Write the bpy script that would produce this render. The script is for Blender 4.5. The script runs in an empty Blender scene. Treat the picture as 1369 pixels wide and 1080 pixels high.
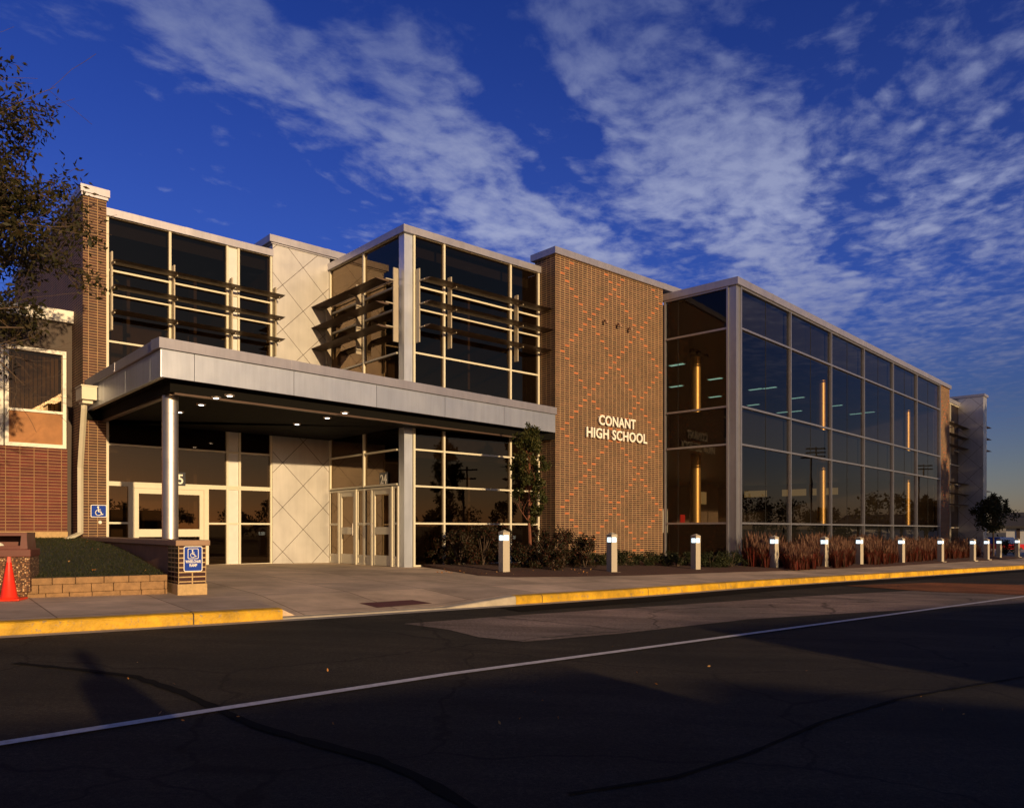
import bpy, bmesh, math, random
from mathutils import Vector, Matrix

# ------------------------------------------------------------------ scene, camera, sky, sun
scene = bpy.context.scene
COL = scene.collection
EYE = 1.40                      # camera height; z = 0 is about the asphalt under the camera
FPX, CX, HY = 1035.0, 684.5, 709.5   # focal length, centre and horizon row of the photograph in its pixels

cam_d = bpy.data.cameras.new('camera')
cam = bpy.data.objects.new('camera', cam_d)
COL.objects.link(cam)
cam.location = (0, 0, EYE)
cam.rotation_euler = (math.radians(90), 0, 0)
cam_d.sensor_width = 36.0
cam_d.lens = FPX / 1369.0 * 36.0
cam_d.shift_y = (HY - 540.0) / 1369.0
cam_d.clip_start = 0.1
cam_d.clip_end = 3000
scene.camera = cam

SUN_EL = math.radians(8.5)
SUN_AZ = (0.582, -0.813)          # horizontal direction towards the sun
_n = math.hypot(*SUN_AZ)
SUN_AZ = (SUN_AZ[0] / _n, SUN_AZ[1] / _n)
SUN_DIR = Vector((SUN_AZ[0] * math.cos(SUN_EL), SUN_AZ[1] * math.cos(SUN_EL), math.sin(SUN_EL)))

scene.view_settings.view_transform = 'Standard'
scene.view_settings.look = 'None'
scene.view_settings.gamma = 1.0
scene.view_settings.exposure = 0.0
scene.cycles.max_bounces = 10
scene.cycles.transparent_max_bounces = 16
scene.cycles.use_denoising = True
scene.cycles.sample_clamp_indirect = 8.0


def N(tree, typ, **kw):
    n = tree.nodes.new(typ)
    for k, v in kw.items():
        if k.startswith('i_'):
            n.inputs[k[2:].replace('_', ' ')].default_value = v
        else:
            setattr(n, k, v)
    return n


def math_node(t, op, a, b=None, c=None, clamp=False):
    n = t.nodes.new('ShaderNodeMath')
    n.operation = op
    n.use_clamp = clamp
    for i, x in enumerate((a, b, c)):
        if x is None:
            continue
        if isinstance(x, (int, float)):
            n.inputs[i].default_value = x
        else:
            t.links.new(x, n.inputs[i])
    return n.outputs[0]


def mix_col(t, fac, a, b, blend='MIX'):
    n = t.nodes.new('ShaderNodeMix')
    n.data_type = 'RGBA'
    n.blend_type = blend
    for sock, x in ((n.inputs[0], fac), (n.inputs[6], a), (n.inputs[7], b)):
        if isinstance(x, (int, float)):
            sock.default_value = x
        elif isinstance(x, tuple):
            sock.default_value = x if len(x) == 4 else (*x, 1)
        else:
            t.links.new(x, sock)
    return n.outputs[2]


def ramp(t, fac, stops, interp='LINEAR'):
    n = t.nodes.new('ShaderNodeValToRGB')
    n.color_ramp.interpolation = interp
    el = n.color_ramp.elements
    while len(el) < len(stops):
        el.new(0.5)
    for e, (p, c) in zip(el, stops):
        e.position = p
        e.color = (c, c, c, 1) if isinstance(c, (int, float)) else (*c, 1)
    t.links.new(fac, n.inputs[0])
    return n.outputs[0]


world = bpy.data.worlds.new('World')
scene.world = world
world.use_nodes = True
wt = world.node_tree
wt.nodes.clear()
sky = N(wt, 'ShaderNodeTexSky', sky_type='NISHITA', sun_disc=False, sun_elevation=SUN_EL,
        sun_rotation=math.atan2(SUN_AZ[0], SUN_AZ[1]), altitude=200.0,
        air_density=1.0, dust_density=0.6, ozone_density=2.5)
tc = N(wt, 'ShaderNodeTexCoord')
sep = N(wt, 'ShaderNodeSeparateXYZ')
wt.links.new(tc.outputs['Generated'], sep.inputs[0])
dx, dy, dz = sep.outputs
dzp = math_node(wt, 'MAXIMUM', dz, 0.03)
cxp = math_node(wt, 'DIVIDE', dx, dzp)
cyp = math_node(wt, 'DIVIDE', dy, dzp)
pacross = math_node(wt, 'SUBTRACT', math_node(wt, 'MULTIPLY', cxp, 0.9), math_node(wt, 'MULTIPLY', cyp, 0.45))
qalong = math_node(wt, 'ADD', math_node(wt, 'MULTIPLY', cxp, 0.45), math_node(wt, 'MULTIPLY', cyp, 0.9))
# deep polarised blue: tint the physical sky, away from the sun's own glow
tintramp = ramp(wt, dz, [(0.0, (0.78, 0.60, 0.66)), (0.07, (0.60, 0.52, 0.68)), (0.15, (0.36, 0.40, 0.80)), (0.28, (0.25, 0.40, 1.22)), (0.45, (0.175, 0.33, 1.15)), (0.65, (0.135, 0.27, 0.98)), (0.85, (0.20, 0.25, 0.52))])
tinted = mix_col(wt, 1.0, sky.outputs[0], tintramp, 'MULTIPLY')
sunward = math_node(wt, 'ADD', math_node(wt, 'MULTIPLY', dx, SUN_AZ[0]), math_node(wt, 'MULTIPLY', dy, SUN_AZ[1]))
sunw = ramp(wt, math_node(wt, 'MULTIPLY_ADD', sunward, 0.5, 0.5), [(0.45, 0.0), (0.9, 1.0)])
warm = mix_col(wt, 1.0, sky.outputs[0], ramp(wt, dz, [(0.0, (1.25, 0.86, 0.80)), (0.07, (0.95, 0.70, 0.68)), (0.2, (0.48, 0.42, 0.46)), (0.4, (0.36, 0.40, 0.55))]), 'MULTIPLY')
skycol = mix_col(wt, sunw, tinted, warm)
# altocumulus in bands
comb = N(wt, 'ShaderNodeCombineXYZ')
wt.links.new(pacross, comb.inputs[0])
wt.links.new(math_node(wt, 'MULTIPLY', qalong, 0.75), comb.inputs[1])
big = N(wt, 'ShaderNodeTexNoise', i_Scale=2.1, i_Detail=3.0, i_Roughness=0.55)
wt.links.new(comb.outputs[0], big.inputs['Vector'])
warp = N(wt, 'ShaderNodeVectorMath', operation='SCALE')
warp.inputs[3].default_value = 0.16
wt.links.new(big.outputs['Color'], warp.inputs[0])
wadd = N(wt, 'ShaderNodeVectorMath', operation='ADD')
wt.links.new(comb.outputs[0], wadd.inputs[0])
wt.links.new(warp.outputs[0], wadd.inputs[1])
fine = N(wt, 'ShaderNodeTexNoise', i_Scale=13.0, i_Detail=9.0, i_Roughness=0.62)
wt.links.new(wadd.outputs[0], fine.inputs['Vector'])
puff = N(wt, 'ShaderNodeTexVoronoi', feature='SMOOTH_F1', i_Scale=17.0, i_Smoothness=0.8)
wt.links.new(wadd.outputs[0], puff.inputs['Vector'])
veil = N(wt, 'ShaderNodeTexNoise', i_Scale=3.6, i_Detail=7.0, i_Roughness=0.62)
wt.links.new(wadd.outputs[0], veil.inputs['Vector'])
pw = math_node(wt, 'ADD', pacross, math_node(wt, 'MULTIPLY_ADD', big.outputs[0], 0.7, -0.35))
band = ramp(wt, math_node(wt, 'MULTIPLY_ADD', pw, 1 / 3.2, 0.75),
            [(0.02, 0.0), (0.22, 0.10), (0.32, 0.34), (0.385, 0.92), (0.43, 0.9), (0.485, 0.16), (0.53, 0.20),
             (0.585, 0.92), (0.645, 0.88), (0.70, 0.20), (0.78, 0.36), (0.88, 0.32), (0.97, 0.15)], 'EASE')
lowq = ramp(wt, math_node(wt, 'MULTIPLY', qalong, 0.2), [(0.31, 0.0), (0.52, 0.40)])
band = math_node(wt, 'ADD', band, lowq, clamp=True)
cell = ramp(wt, puff.outputs['Distance'], [(0.10, 1.0), (0.62, 0.0)], 'EASE')
tex = math_node(wt, 'ADD', math_node(wt, 'MULTIPLY', cell, 0.24), math_node(wt, 'MULTIPLY_ADD', fine.outputs[0], 1.45, -0.50))
tex = math_node(wt, 'ADD', tex, math_node(wt, 'MULTIPLY_ADD', veil.outputs[0], 1.9, -0.95))
dens = math_node(wt, 'ADD', tex, math_node(wt, 'MULTIPLY_ADD', band, 1.05, -0.72))
cmask = ramp(wt, dens, [(0.0, 0.0), (0.25, 0.15), (0.55, 0.48), (1.0, 0.88)], 'B_SPLINE')
hfade = ramp(wt, dz, [(0.06, 0.06), (0.14, 0.55), (0.3, 1.0), (0.46, 0.95), (0.60, 0.62)])
cmask = math_node(wt, 'MULTIPLY', cmask, hfade)
ccol = ramp(wt, dz, [(0.12, (1.1, 1.15, 1.9)), (0.24, (2.7, 2.95, 4.5)), (0.36, (3.9, 4.3, 6.2)), (0.55, (1.9, 2.3, 4.2))])
skyc = mix_col(wt, cmask, skycol, ccol)
bg = N(wt, 'ShaderNodeBackground')
bg.inputs['Strength'].default_value = 0.10
wt.links.new(skyc, bg.inputs['Color'])
wo = N(wt, 'ShaderNodeOutputWorld')
wt.links.new(bg.outputs[0], wo.inputs[0])

sun_d = bpy.data.lights.new('sun', 'SUN')
sun_d.energy = 4.8
sun_d.angle = math.radians(0.7)
sun_d.color = (1.0, 0.69, 0.35)
sun = bpy.data.objects.new('sun', sun_d)
COL.objects.link(sun)
sun.location = SUN_DIR * 60
sun.rotation_euler = (-SUN_DIR).to_track_quat('-Z', 'Y').to_euler()


# ------------------------------------------------------------------ helpers
def link(o):
    COL.objects.link(o)
    return o


def tag(o, label=None, cat=None, group=None, kind=None):
    if label: o['label'] = label
    if cat: o['category'] = cat
    if group: o['group'] = group
    if kind: o['kind'] = kind
    return o


def thing(name, loc, label, cat, group=None):
    o = link(bpy.data.objects.new(name, None))
    o.location = loc
    o.empty_display_size = 0.2
    return tag(o, label, cat, group)


class Frame:
    """a wall's own axes: s along it, z up, o outwards"""
    def __init__(self, O, e):
        l = math.hypot(*e)
        self.O = O
        self.e = (e[0] / l, e[1] / l)
        self.n = (self.e[1], -self.e[0])

    def P(self, s, z, o=0.0):
        return Vector((self.O[0] + self.e[0] * s + self.n[0] * o, self.O[1] + self.e[1] * s + self.n[1] * o, z))

    def sub(self, s, o):
        p = self.P(s, 0, o)
        f = Frame((p.x, p.y), self.e)
        return f

    def s_at(self, px, o=0.0):
        """where the sight line through column px of the photograph meets this wall"""
        k = (px - CX) / FPX
        ox, oy = self.O[0] + self.n[0] * o, self.O[1] + self.n[1] * o
        return (k * oy - ox) / (self.e[0] - k * self.e[1])

    def z_at(self, px, py, o=0.0):
        p = self.P(self.s_at(px, o), 0, o)
        return EYE + (HY - py) * p.y / FPX

    def local(self, x, y):
        ax, ay = x - self.O[0], y - self.O[1]
        return ax * self.e[0] + ay * self.e[1], ax * self.n[0] + ay * self.n[1]


WORLD = Frame((0, 0), (1, 0))


class MB:
    def __init__(self):
        self.v, self.f, self.m, self.uv = [], [], [], []

    def face(self, pts, mat=0, uv=None):
        i = len(self.v)
        self.v.extend(tuple(p) for p in pts)
        self.f.append(tuple(range(i, i + len(pts))))
        self.m.append(mat)
        self.uv.append(uv or [(0, 0)] * len(pts))

    def box(self, fr, s0, s1, z0, z1, o0, o1, mat=0, taper=0.0):
        c = {}
        for i, s in enumerate((s0, s1)):
            for j, z in enumerate((z0, z1)):
                for k, o in enumerate((o0, o1)):
                    ss, oo = s, o
                    if j and taper:
                        ss = s + (taper if i == 0 else -taper)
                        oo = o + (taper if k == 0 else -taper)
                    c[i, j, k] = (ss, z, oo)
        for q, ax in ((((0, 0, 1), (1, 0, 1), (1, 1, 1), (0, 1, 1)), (0, 1)),
                      (((1, 0, 0), (0, 0, 0), (0, 1, 0), (1, 1, 0)), (0, 1)),
                      (((0, 0, 0), (0, 0, 1), (0, 1, 1), (0, 1, 0)), (2, 1)),
                      (((1, 0, 1), (1, 0, 0), (1, 1, 0), (1, 1, 1)), (2, 1)),
                      (((0, 1, 1), (1, 1, 1), (1, 1, 0), (0, 1, 0)), (0, 2)),
                      (((0, 0, 0), (1, 0, 0), (1, 0, 1), (0, 0, 1)), (0, 2))):
            self.face([fr.P(*c[a]) for a in q], mat, [(c[a][ax[0]], c[a][ax[1]]) for a in q])
        return self

    def poly(self, pts, z0, z1, mat=0):
        """vertical prism over a plan polygon given counter-clockwise"""
        a = sum(pts[i][0] * pts[(i + 1) % len(pts)][1] - pts[(i + 1) % len(pts)][0] * pts[i][1] for i in range(len(pts)))
        if a < 0: pts = pts[::-1]
        self.face([(x, y, z1) for x, y in pts], mat, [(x, y) for x, y in pts])
        self.face([(x, y, z0) for x, y in pts[::-1]], mat, [(x, y) for x, y in pts[::-1]])
        d = 0
        for i in range(len(pts)):
            p, q = pts[i], pts[(i + 1) % len(pts)]
            l = math.hypot(q[0] - p[0], q[1] - p[1])
            self.face([(*p, z0), (*q, z0), (*q, z1), (*p, z1)], mat, [(d, z0), (d + l, z0), (d + l, z1), (d, z1)])
            d += l
        return self

    def tube(self, pts, radii, n=10, mat=0, cap=True):
        rings = []
        pts = [Vector(p) for p in pts]
        up = None
        for i, p in enumerate(pts):
            d = (pts[min(i + 1, len(pts) - 1)] - pts[max(i - 1, 0)]).normalized()
            if up is None:
                up = d.orthogonal().normalized()
            up = (up - d * up.dot(d))
            up = up.normalized() if up.length > 1e-6 else d.orthogonal().normalized()
            b = d.cross(up)
            r = radii[i] if isinstance(radii, (list, tuple)) else radii
            rings.append([p + (up * math.cos(2 * math.pi * k / n) + b * math.sin(2 * math.pi * k / n)) * r for k in range(n)])
        base = len(self.v)
        for r in rings:
            self.v.extend(tuple(q) for q in r)
        for i in range(len(rings) - 1):
            for k in range(n):
                a, b_ = base + i * n + k, base + i * n + (k + 1) % n
                self.f.append((a, b_, b_ + n, a + n))
                self.m.append(mat)
                self.uv.append([(k / n, i), ((k + 1) / n, i), ((k + 1) / n, i + 1), (k / n, i + 1)])
        if cap:
            self.f.append(tuple(base + k for k in range(n))[::-1]); self.m.append(mat); self.uv.append([(0, 0)] * n)
            e = base + (len(rings) - 1) * n
            self.f.append(tuple(e + k for k in range(n))); self.m.append(mat); self.uv.append([(0, 0)] * n)
        return self

    def build(self, name, mats, parent=None, loc=None, smooth=False, bevel=0.0):
        base = Vector(loc) if loc is not None else (parent_world(parent) if parent else Vector((0, 0, 0)))
        me = bpy.data.meshes.new(name)
        me.from_pydata([(x - base.x, y - base.y, z - base.z) for x, y, z in self.v], [], self.f)
        if not isinstance(mats, (list, tuple)): mats = [mats]
        for m in mats: me.materials.append(m)
        me.polygons.foreach_set('material_index', self.m)
        uvl = me.uv_layers.new(name='UVMap')
        flat = []
        for u in self.uv:
            for a in u: flat.extend(a)
        uvl.data.foreach_set('uv', flat)
        if smooth:
            me.polygons.foreach_set('use_smooth', [True] * len(me.polygons))
        me.update()
        o = link(bpy.data.objects.new(name, me))
        if smooth:
            try:
                md = o.modifiers.new('smooth', 'EDGE_SPLIT'); md.split_angle = math.radians(40)
            except Exception: pass
        if parent:
            o.parent = parent
        elif loc is not None:
            o.location = base
        if bevel:
            w = o.modifiers.new('weld', 'WELD'); w.merge_threshold = 0.0005
            b = o.modifiers.new('bevel', 'BEVEL'); b.width = bevel; b.segments = 2; b.limit_method = 'ANGLE'
        return o


def parent_world(p):
    v = Vector((0, 0, 0))
    while p:
        v += p.location
        p = p.parent
    return v


def copy_tree(o, parent=None):
    c = o.copy()
    COL.objects.link(c)
    if parent: c.parent = parent
    for ch in list(o.children):
        copy_tree(ch, c)
    return c


# ------------------------------------------------------------------ materials
MATS = {}


def material(name, color, rough=0.6, metal=0.0, var=0.12, scale=6.0, bump=0.0, bscale=60.0, spec=0.5, coat=0.0):
    m = bpy.data.materials.new(name)
    m.use_nodes = True
    t = m.node_tree
    b = t.nodes['Principled BSDF']
    b.inputs['Roughness'].default_value = rough
    b.inputs['Metallic'].default_value = metal
    b.inputs['Specular IOR Level'].default_value = spec
    b.inputs['Coat Weight'].default_value = coat
    tcn = N(t, 'ShaderNodeTexCoord')
    no = N(t, 'ShaderNodeTexNoise', i_Scale=scale, i_Detail=6.0, i_Roughness=0.65)
    t.links.new(tcn.outputs['Object'], no.inputs['Vector'])
    lo = tuple(c * (1 - var) for c in color)
    hi = tuple(min(1, c * (1 + var)) for c in color)
    col = ramp(t, no.outputs[0], [(0.3, lo), (0.7, hi)])
    t.links.new(col, b.inputs['Base Color'])
    rr = math_node(t, 'MULTIPLY_ADD', no.outputs[0], 0.16, rough - 0.08)
    t.links.new(rr, b.inputs['Roughness'])
    if bump:
        n2 = N(t, 'ShaderNodeTexNoise', i_Scale=bscale, i_Detail=4.0)
        t.links.new(tcn.outputs['Object'], n2.inputs['Vector'])
        bp = N(t, 'ShaderNodeBump', i_Strength=bump, i_Distance=0.02)
        t.links.new(n2.outputs[0], bp.inputs['Height'])
        t.links.new(bp.outputs[0], b.inputs['Normal'])
    MATS[name] = m
    return m


def brick_material(name, c1, c2, mortar, w, h, msize=0.012, offset=0.0, rough=0.75, su=0.0, sv=0.0):
    m = bpy.data.materials.new(name)
    m.use_nodes = True
    t = m.node_tree
    b = t.nodes['Principled BSDF']
    uv = N(t, 'ShaderNodeTexCoord')
    mp = N(t, 'ShaderNodeMapping')
    mp.inputs['Location'].default_value = (su, sv, 0)
    t.links.new(uv.outputs['UV'], mp.inputs[0])
    br = N(t, 'ShaderNodeTexBrick', offset=offset, offset_frequency=2, squash=1.0)
    br.inputs['Scale'].default_value = 1.0
    br.inputs['Mortar Size'].default_value = msize
    br.inputs['Mortar Smooth'].default_value = 0.1
    br.inputs['Bias'].default_value = 0.0
    br.inputs['Brick Width'].default_value = w
    br.inputs['Row Height'].default_value = h
    br.inputs['Color1'].default_value = (*c1, 1)
    br.inputs['Color2'].default_value = (*c2, 1)
    br.inputs['Mortar'].default_value = (*mortar, 1)
    t.links.new(mp.outputs[0], br.inputs['Vector'])
    no = N(t, 'ShaderNodeTexNoise', i_Scale=1.6, i_Detail=5.0, i_Roughness=0.7)
    t.links.new(uv.outputs['UV'], no.inputs['Vector'])
    shade = ramp(t, no.outputs[0], [(0.3, 0.78), (0.7, 1.15)])
    col = mix_col(t, 1.0, br.outputs['Color'], shade, 'MULTIPLY')
    n2 = N(t, 'ShaderNodeTexNoise', i_Scale=45.0, i_Detail=3.0)
    t.links.new(uv.outputs['UV'], n2.inputs['Vector'])
    col = mix_col(t, 1.0, col, ramp(t, n2.outputs[0], [(0.3, 0.8), (0.7, 1.2)]), 'MULTIPLY')
    t.links.new(col, b.inputs['Base Color'])
    b.inputs['Roughness'].default_value = rough
    bp = N(t, 'ShaderNodeBump', i_Strength=0.5, i_Distance=0.006, invert=True)
    t.links.new(br.outputs['Fac'], bp.inputs['Height'])
    t.links.new(bp.outputs[0], b.inputs['Normal'])
    MATS[name] = m
    return m


def leaf_material(name, cols, rough=0.6, trans=0.25):
    m = bpy.data.materials.new(name)
    m.use_nodes = True
    t = m.node_tree
    b = t.nodes['Principled BSDF']
    g = N(t, 'ShaderNodeNewGeometry')
    c = ramp(t, g.outputs['Random Per Island'], [(i / max(1, len(cols) - 1), q) for i, q in enumerate(cols)])
    t.links.new(c, b.inputs['Base Color'])
    b.inputs['Roughness'].default_value = rough
    b.inputs['Specular IOR Level'].default_value = 0.3
    tr = N(t, 'ShaderNodeBsdfTranslucent')
    t.links.new(c, tr.inputs[0])
    mx = N(t, 'ShaderNodeMixShader')
    mx.inputs[0].default_value = trans
    t.links.new(b.outputs[0], mx.inputs[1])
    t.links.new(tr.outputs[0], mx.inputs[2])
    t.links.new(mx.outputs[0], t.nodes['Material Output'].inputs[0])
    MATS[name] = m
    return m


def glass_material(name, tint, refl, ior, rough=0.0):
    m = bpy.data.materials.new(name)
    m.use_nodes = True
    t = m.node_tree
    t.nodes.remove(t.nodes['Principled BSDF'])
    tr = N(t, 'ShaderNodeBsdfTransparent')
    tr.inputs[0].default_value = (*tint, 1)
    gl = N(t, 'ShaderNodeBsdfGlossy')
    gl.inputs[0].default_value = (*refl, 1)
    gl.inputs['Roughness'].default_value = rough
    fr = N(t, 'ShaderNodeFresnel', i_IOR=ior)
    geo = N(t, 'ShaderNodeTexCoord')
    no = N(t, 'ShaderNodeTexNoise', i_Scale=0.8, i_Detail=2.0)     # float glass is never quite flat
    t.links.new(geo.outputs['Object'], no.inputs['Vector'])
    bp = N(t, 'ShaderNodeBump', i_Strength=0.045, i_Distance=0.02)
    gn = N(t, 'ShaderNodeNewGeometry')
    wnz = N(t, 'ShaderNodeTexWhiteNoise', noise_dimensions='1D')
    t.links.new(gn.outputs['Random Per Island'], wnz.inputs['W'])
    off = N(t, 'ShaderNodeVectorMath', operation='MULTIPLY_ADD')
    t.links.new(wnz.outputs['Color'], off.inputs[0])
    off.inputs[1].default_value = (0.010, 0.010, 0.010)
    off.inputs[2].default_value = (-0.005, -0.005, -0.005)
    add = N(t, 'ShaderNodeVectorMath', operation='ADD')
    t.links.new(gn.outputs['Normal'], add.inputs[0])
    t.links.new(off.outputs[0], add.inputs[1])
    nrm = N(t, 'ShaderNodeVectorMath', operation='NORMALIZE')
    t.links.new(add.outputs[0], nrm.inputs[0])
    t.links.new(nrm.outputs[0], bp.inputs['Normal'])
    t.links.new(no.outputs[0], bp.inputs['Height'])
    t.links.new(bp.outputs[0], gl.inputs['Normal'])
    mx = N(t, 'ShaderNodeMixShader')
    t.links.new(fr.outputs[0], mx.inputs[0])
    t.links.new(tr.outputs[0], mx.inputs[1])
    t.links.new(gl.outputs[0], mx.inputs[2])
    t.links.new(mx.outputs[0], t.nodes['Material Output'].inputs[0])
    MATS[name] = m
    return m


def emission(name, color, strength):
    m = bpy.data.materials.new(name)
    m.use_nodes = True
    b = m.node_tree.nodes['Principled BSDF']
    b.inputs['Base Color'].default_value = (*color, 1)
    b.inputs['Emission Color'].default_value = (*color, 1)
    b.inputs['Emission Strength'].default_value = strength
    MATS[name] = m
    return m


def worn_paint_material(name, paint, under):
    m = material(name, paint, rough=0.6, var=0.22, scale=5.0, bump=0.5, bscale=40.0)
    t = m.node_tree
    b = t.nodes['Principled BSDF']
    src = b.inputs['Base Color'].links[0].from_socket
    tcn = N(t, 'ShaderNodeTexCoord')
    n1 = N(t, 'ShaderNodeTexNoise', i_Scale=9.0, i_Detail=8.0, i_Roughness=0.75)
    t.links.new(tcn.outputs['Object'], n1.inputs['Vector'])
    c = mix_col(t, ramp(t, n1.outputs[0], [(0.57, 0.0), (0.63, 0.85)]), src, under)
    n2 = N(t, 'ShaderNodeTexNoise', i_Scale=1.4, i_Detail=6.0, i_Roughness=0.7)
    t.links.new(tcn.outputs['Object'], n2.inputs['Vector'])
    c = mix_col(t, 1.0, c, ramp(t, n2.outputs[0], [(0.35, 0.55), (0.62, 1.05)]), 'MULTIPLY')
    uv = N(t, 'ShaderNodeTexCoord')
    sp = N(t, 'ShaderNodeSeparateXYZ')
    t.links.new(uv.outputs['UV'], sp.inputs[0])
    fr = math_node(t, 'FRACT', math_node(t, 'MULTIPLY', sp.outputs[0], 1 / 3.05))
    c = mix_col(t, math_node(t, 'LESS_THAN', fr, 0.006), c, (0.05, 0.03, 0.015))
    c = mix_col(t, ramp(t, sp.outputs[1], [(0.05, 0.55), (0.3, 0.0)]), c, (0.10, 0.06, 0.02))
    t.links.new(c, b.inputs['Base Color'])
    return m


def concrete_material(name, color, joint_u, joint_v, jcol, jsize=0.012, var=0.22):
    m = material(name, color, rough=0.85, var=var, scale=0.9, bump=0.35, bscale=90.0)
    t = m.node_tree
    b = t.nodes['Principled BSDF']
    src = b.inputs['Base Color'].links[0].from_socket
    uv = N(t, 'ShaderNodeTexCoord')
    br = N(t, 'ShaderNodeTexBrick', offset=0.0)
    for k, v in (('Scale', 1.0), ('Mortar Size', jsize), ('Mortar Smooth', 0.2), ('Brick Width', joint_u), ('Row Height', joint_v)):
        br.inputs[k].default_value = v
    br.inputs['Color1'].default_value = (0.82, 0.82, 0.82, 1)
    br.inputs['Color2'].default_value = (1.12, 1.10, 1.08, 1)
    br.inputs['Mortar'].default_value = (*jcol, 1)
    t.links.new(uv.outputs['UV'], br.inputs['Vector'])
    st = N(t, 'ShaderNodeTexNoise', i_Scale=0.35, i_Detail=8.0, i_Roughness=0.7)
    t.links.new(uv.outputs['UV'], st.inputs['Vector'])
    col = mix_col(t, 1.0, src, br.outputs['Color'], 'MULTIPLY')
    col = mix_col(t, 1.0, col, ramp(t, st.outputs[0], [(0.35, 0.72), (0.6, 1.08)]), 'MULTIPLY')
    t.links.new(col, b.inputs['Base Color'])
    return m


M_brick = brick_material('brown_brick', (0.088, 0.034, 0.024), (0.040, 0.018, 0.016), (0.40, 0.265, 0.14), 0.199, 0.0655, 0.0085)
M_pier = brick_material('brown_pier_brick', (0.10, 0.036, 0.026), (0.055, 0.025, 0.022), (0.38, 0.24, 0.12), 0.203, 0.0677, 0.008)
M_accent = material('orange_accent_brick', (0.36, 0.10, 0.034), rough=0.7, var=0.25, scale=4.0)
M_redbrick = brick_material('dark_red_brick', (0.15, 0.024, 0.019), (0.095, 0.017, 0.015), (0.30, 0.17, 0.085), 0.30, 0.078, 0.009)
M_glazed = brick_material('glazed_dark_brick', (0.055, 0.018, 0.020), (0.035, 0.012, 0.014), (0.50, 0.34, 0.18), 0.21, 0.075, 0.010, rough=0.22)
M_metal = material('silver_metal_panel', (0.62, 0.67, 0.79), rough=0.42, metal=0.80, var=0.04, scale=1.2)
M_coping = material('champagne_metal_coping', (0.45, 0.44, 0.51), rough=0.42, metal=0.7, var=0.05, scale=1.2)
M_cream = material('cream_painted_aluminium', (0.66, 0.62, 0.51), rough=0.45, metal=0.0, var=0.04)
M_grey = material('grey_anodised_aluminium', (0.40, 0.40, 0.45), rough=0.38, metal=0.75, var=0.04)
M_bronze = material('dark_bronze_metal', (0.13, 0.085, 0.065), rough=0.42, metal=0.5, var=0.08)
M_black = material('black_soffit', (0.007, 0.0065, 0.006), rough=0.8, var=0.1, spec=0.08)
M_post = material('tan_bracket_metal', (0.40, 0.35, 0.28), rough=0.5, metal=0.2, var=0.06)
M_clad = material('brown_black_cladding', (0.050, 0.030, 0.022), rough=0.6, var=0.2)
M_steel = material('brushed_steel', (0.66, 0.60, 0.55), rough=0.42, metal=0.95, var=0.04, scale=3)
M_gold = material('polished_brass_column', (0.60, 0.38, 0.14), rough=0.45, metal=0.8, var=0.05)
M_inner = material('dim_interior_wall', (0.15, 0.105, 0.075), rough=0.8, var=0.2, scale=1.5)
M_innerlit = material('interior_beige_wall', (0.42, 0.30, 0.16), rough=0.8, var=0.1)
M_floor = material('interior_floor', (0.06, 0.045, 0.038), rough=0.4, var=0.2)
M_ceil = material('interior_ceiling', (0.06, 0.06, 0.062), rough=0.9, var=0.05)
M_gasket = material('black_gasket', (0.012, 0.012, 0.012), rough=0.7, var=0.1)
M_glass = glass_material('bronze_glass', (0.30, 0.25, 0.20), (1.0, 0.74, 0.50), 1.75)
M_glassr = glass_material('reflective_grey_glass', (0.64, 0.62, 0.58), (0.9, 0.78, 0.64), 1.50)
M_glassg = glass_material('grey_glass', (0.58, 0.57, 0.55), (0.98, 0.90, 0.86), 1.66)
M_whitepanel = material('pale_infill_panel', (0.66, 0.66, 0.66), rough=0.4, metal=0.2, var=0.04)
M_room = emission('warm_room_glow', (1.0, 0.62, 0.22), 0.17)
M_white = material('white_paint', (0.84, 0.82, 0.76), rough=0.5, var=0.03)
M_blue = material('blue_sign_face', (0.003, 0.040, 0.36), rough=0.5, var=0.03, spec=0.15)
M_navy = material('dark_blue_plate', (0.008, 0.010, 0.025), rough=0.4, var=0.05)
M_bollard = material('bollard_paint', (0.46, 0.41, 0.34), rough=0.5, metal=0.1, var=0.05)
M_lamp = emission('lamp_glow', (0.72, 0.90, 1.0), 1.7)
M_down = emission('downlight_glow', (1.0, 0.96, 0.88), 5.0)
M_tube = emission('fluorescent_glow', (0.46, 0.84, 0.68), 0.62)
M_yellow = worn_paint_material('yellow_curb_paint', (0.70, 0.40, 0.012), (0.36, 0.27, 0.16))
M_curb = material('bare_concrete_curb', (0.42, 0.37, 0.30), rough=0.85, var=0.2, scale=4.0, bump=0.3)
M_walk = concrete_material('sidewalk_concrete', (0.60, 0.46, 0.345), 1.55, 1.55, (0.42, 0.38, 0.35), 0.011, 0.28)
M_mat = material('dark_red_tactile_mat', (0.10, 0.022, 0.028), rough=0.7, var=0.2, bump=0.5, bscale=20)
M_line = material('worn_white_line_paint', (0.60, 0.58, 0.60), rough=0.7, var=0.25, scale=14.0)
M_mulch = material('brown_mulch', (0.075, 0.028, 0.020), rough=0.95, var=0.6, scale=30.0, bump=1.0, bscale=35)
M_soil = material('lawn_soil', (0.030, 0.034, 0.014), rough=0.95, var=0.4, scale=12.0)
M_block = material('tan_split_block', (0.30, 0.175, 0.085), rough=0.9, var=0.3, scale=9.0, bump=0.8, bscale=30)
M_tanstone = material('tan_cast_stone', (0.50, 0.34, 0.17), rough=0.85, var=0.18, scale=14.0, bump=0.3)
M_cap = material('brown_wall_cap', (0.30, 0.18, 0.115), rough=0.6, var=0.15, scale=3)
M_ramp = material('brown_painted_concrete', (0.36, 0.17, 0.075), rough=0.8, var=0.22, scale=2.5)
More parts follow.
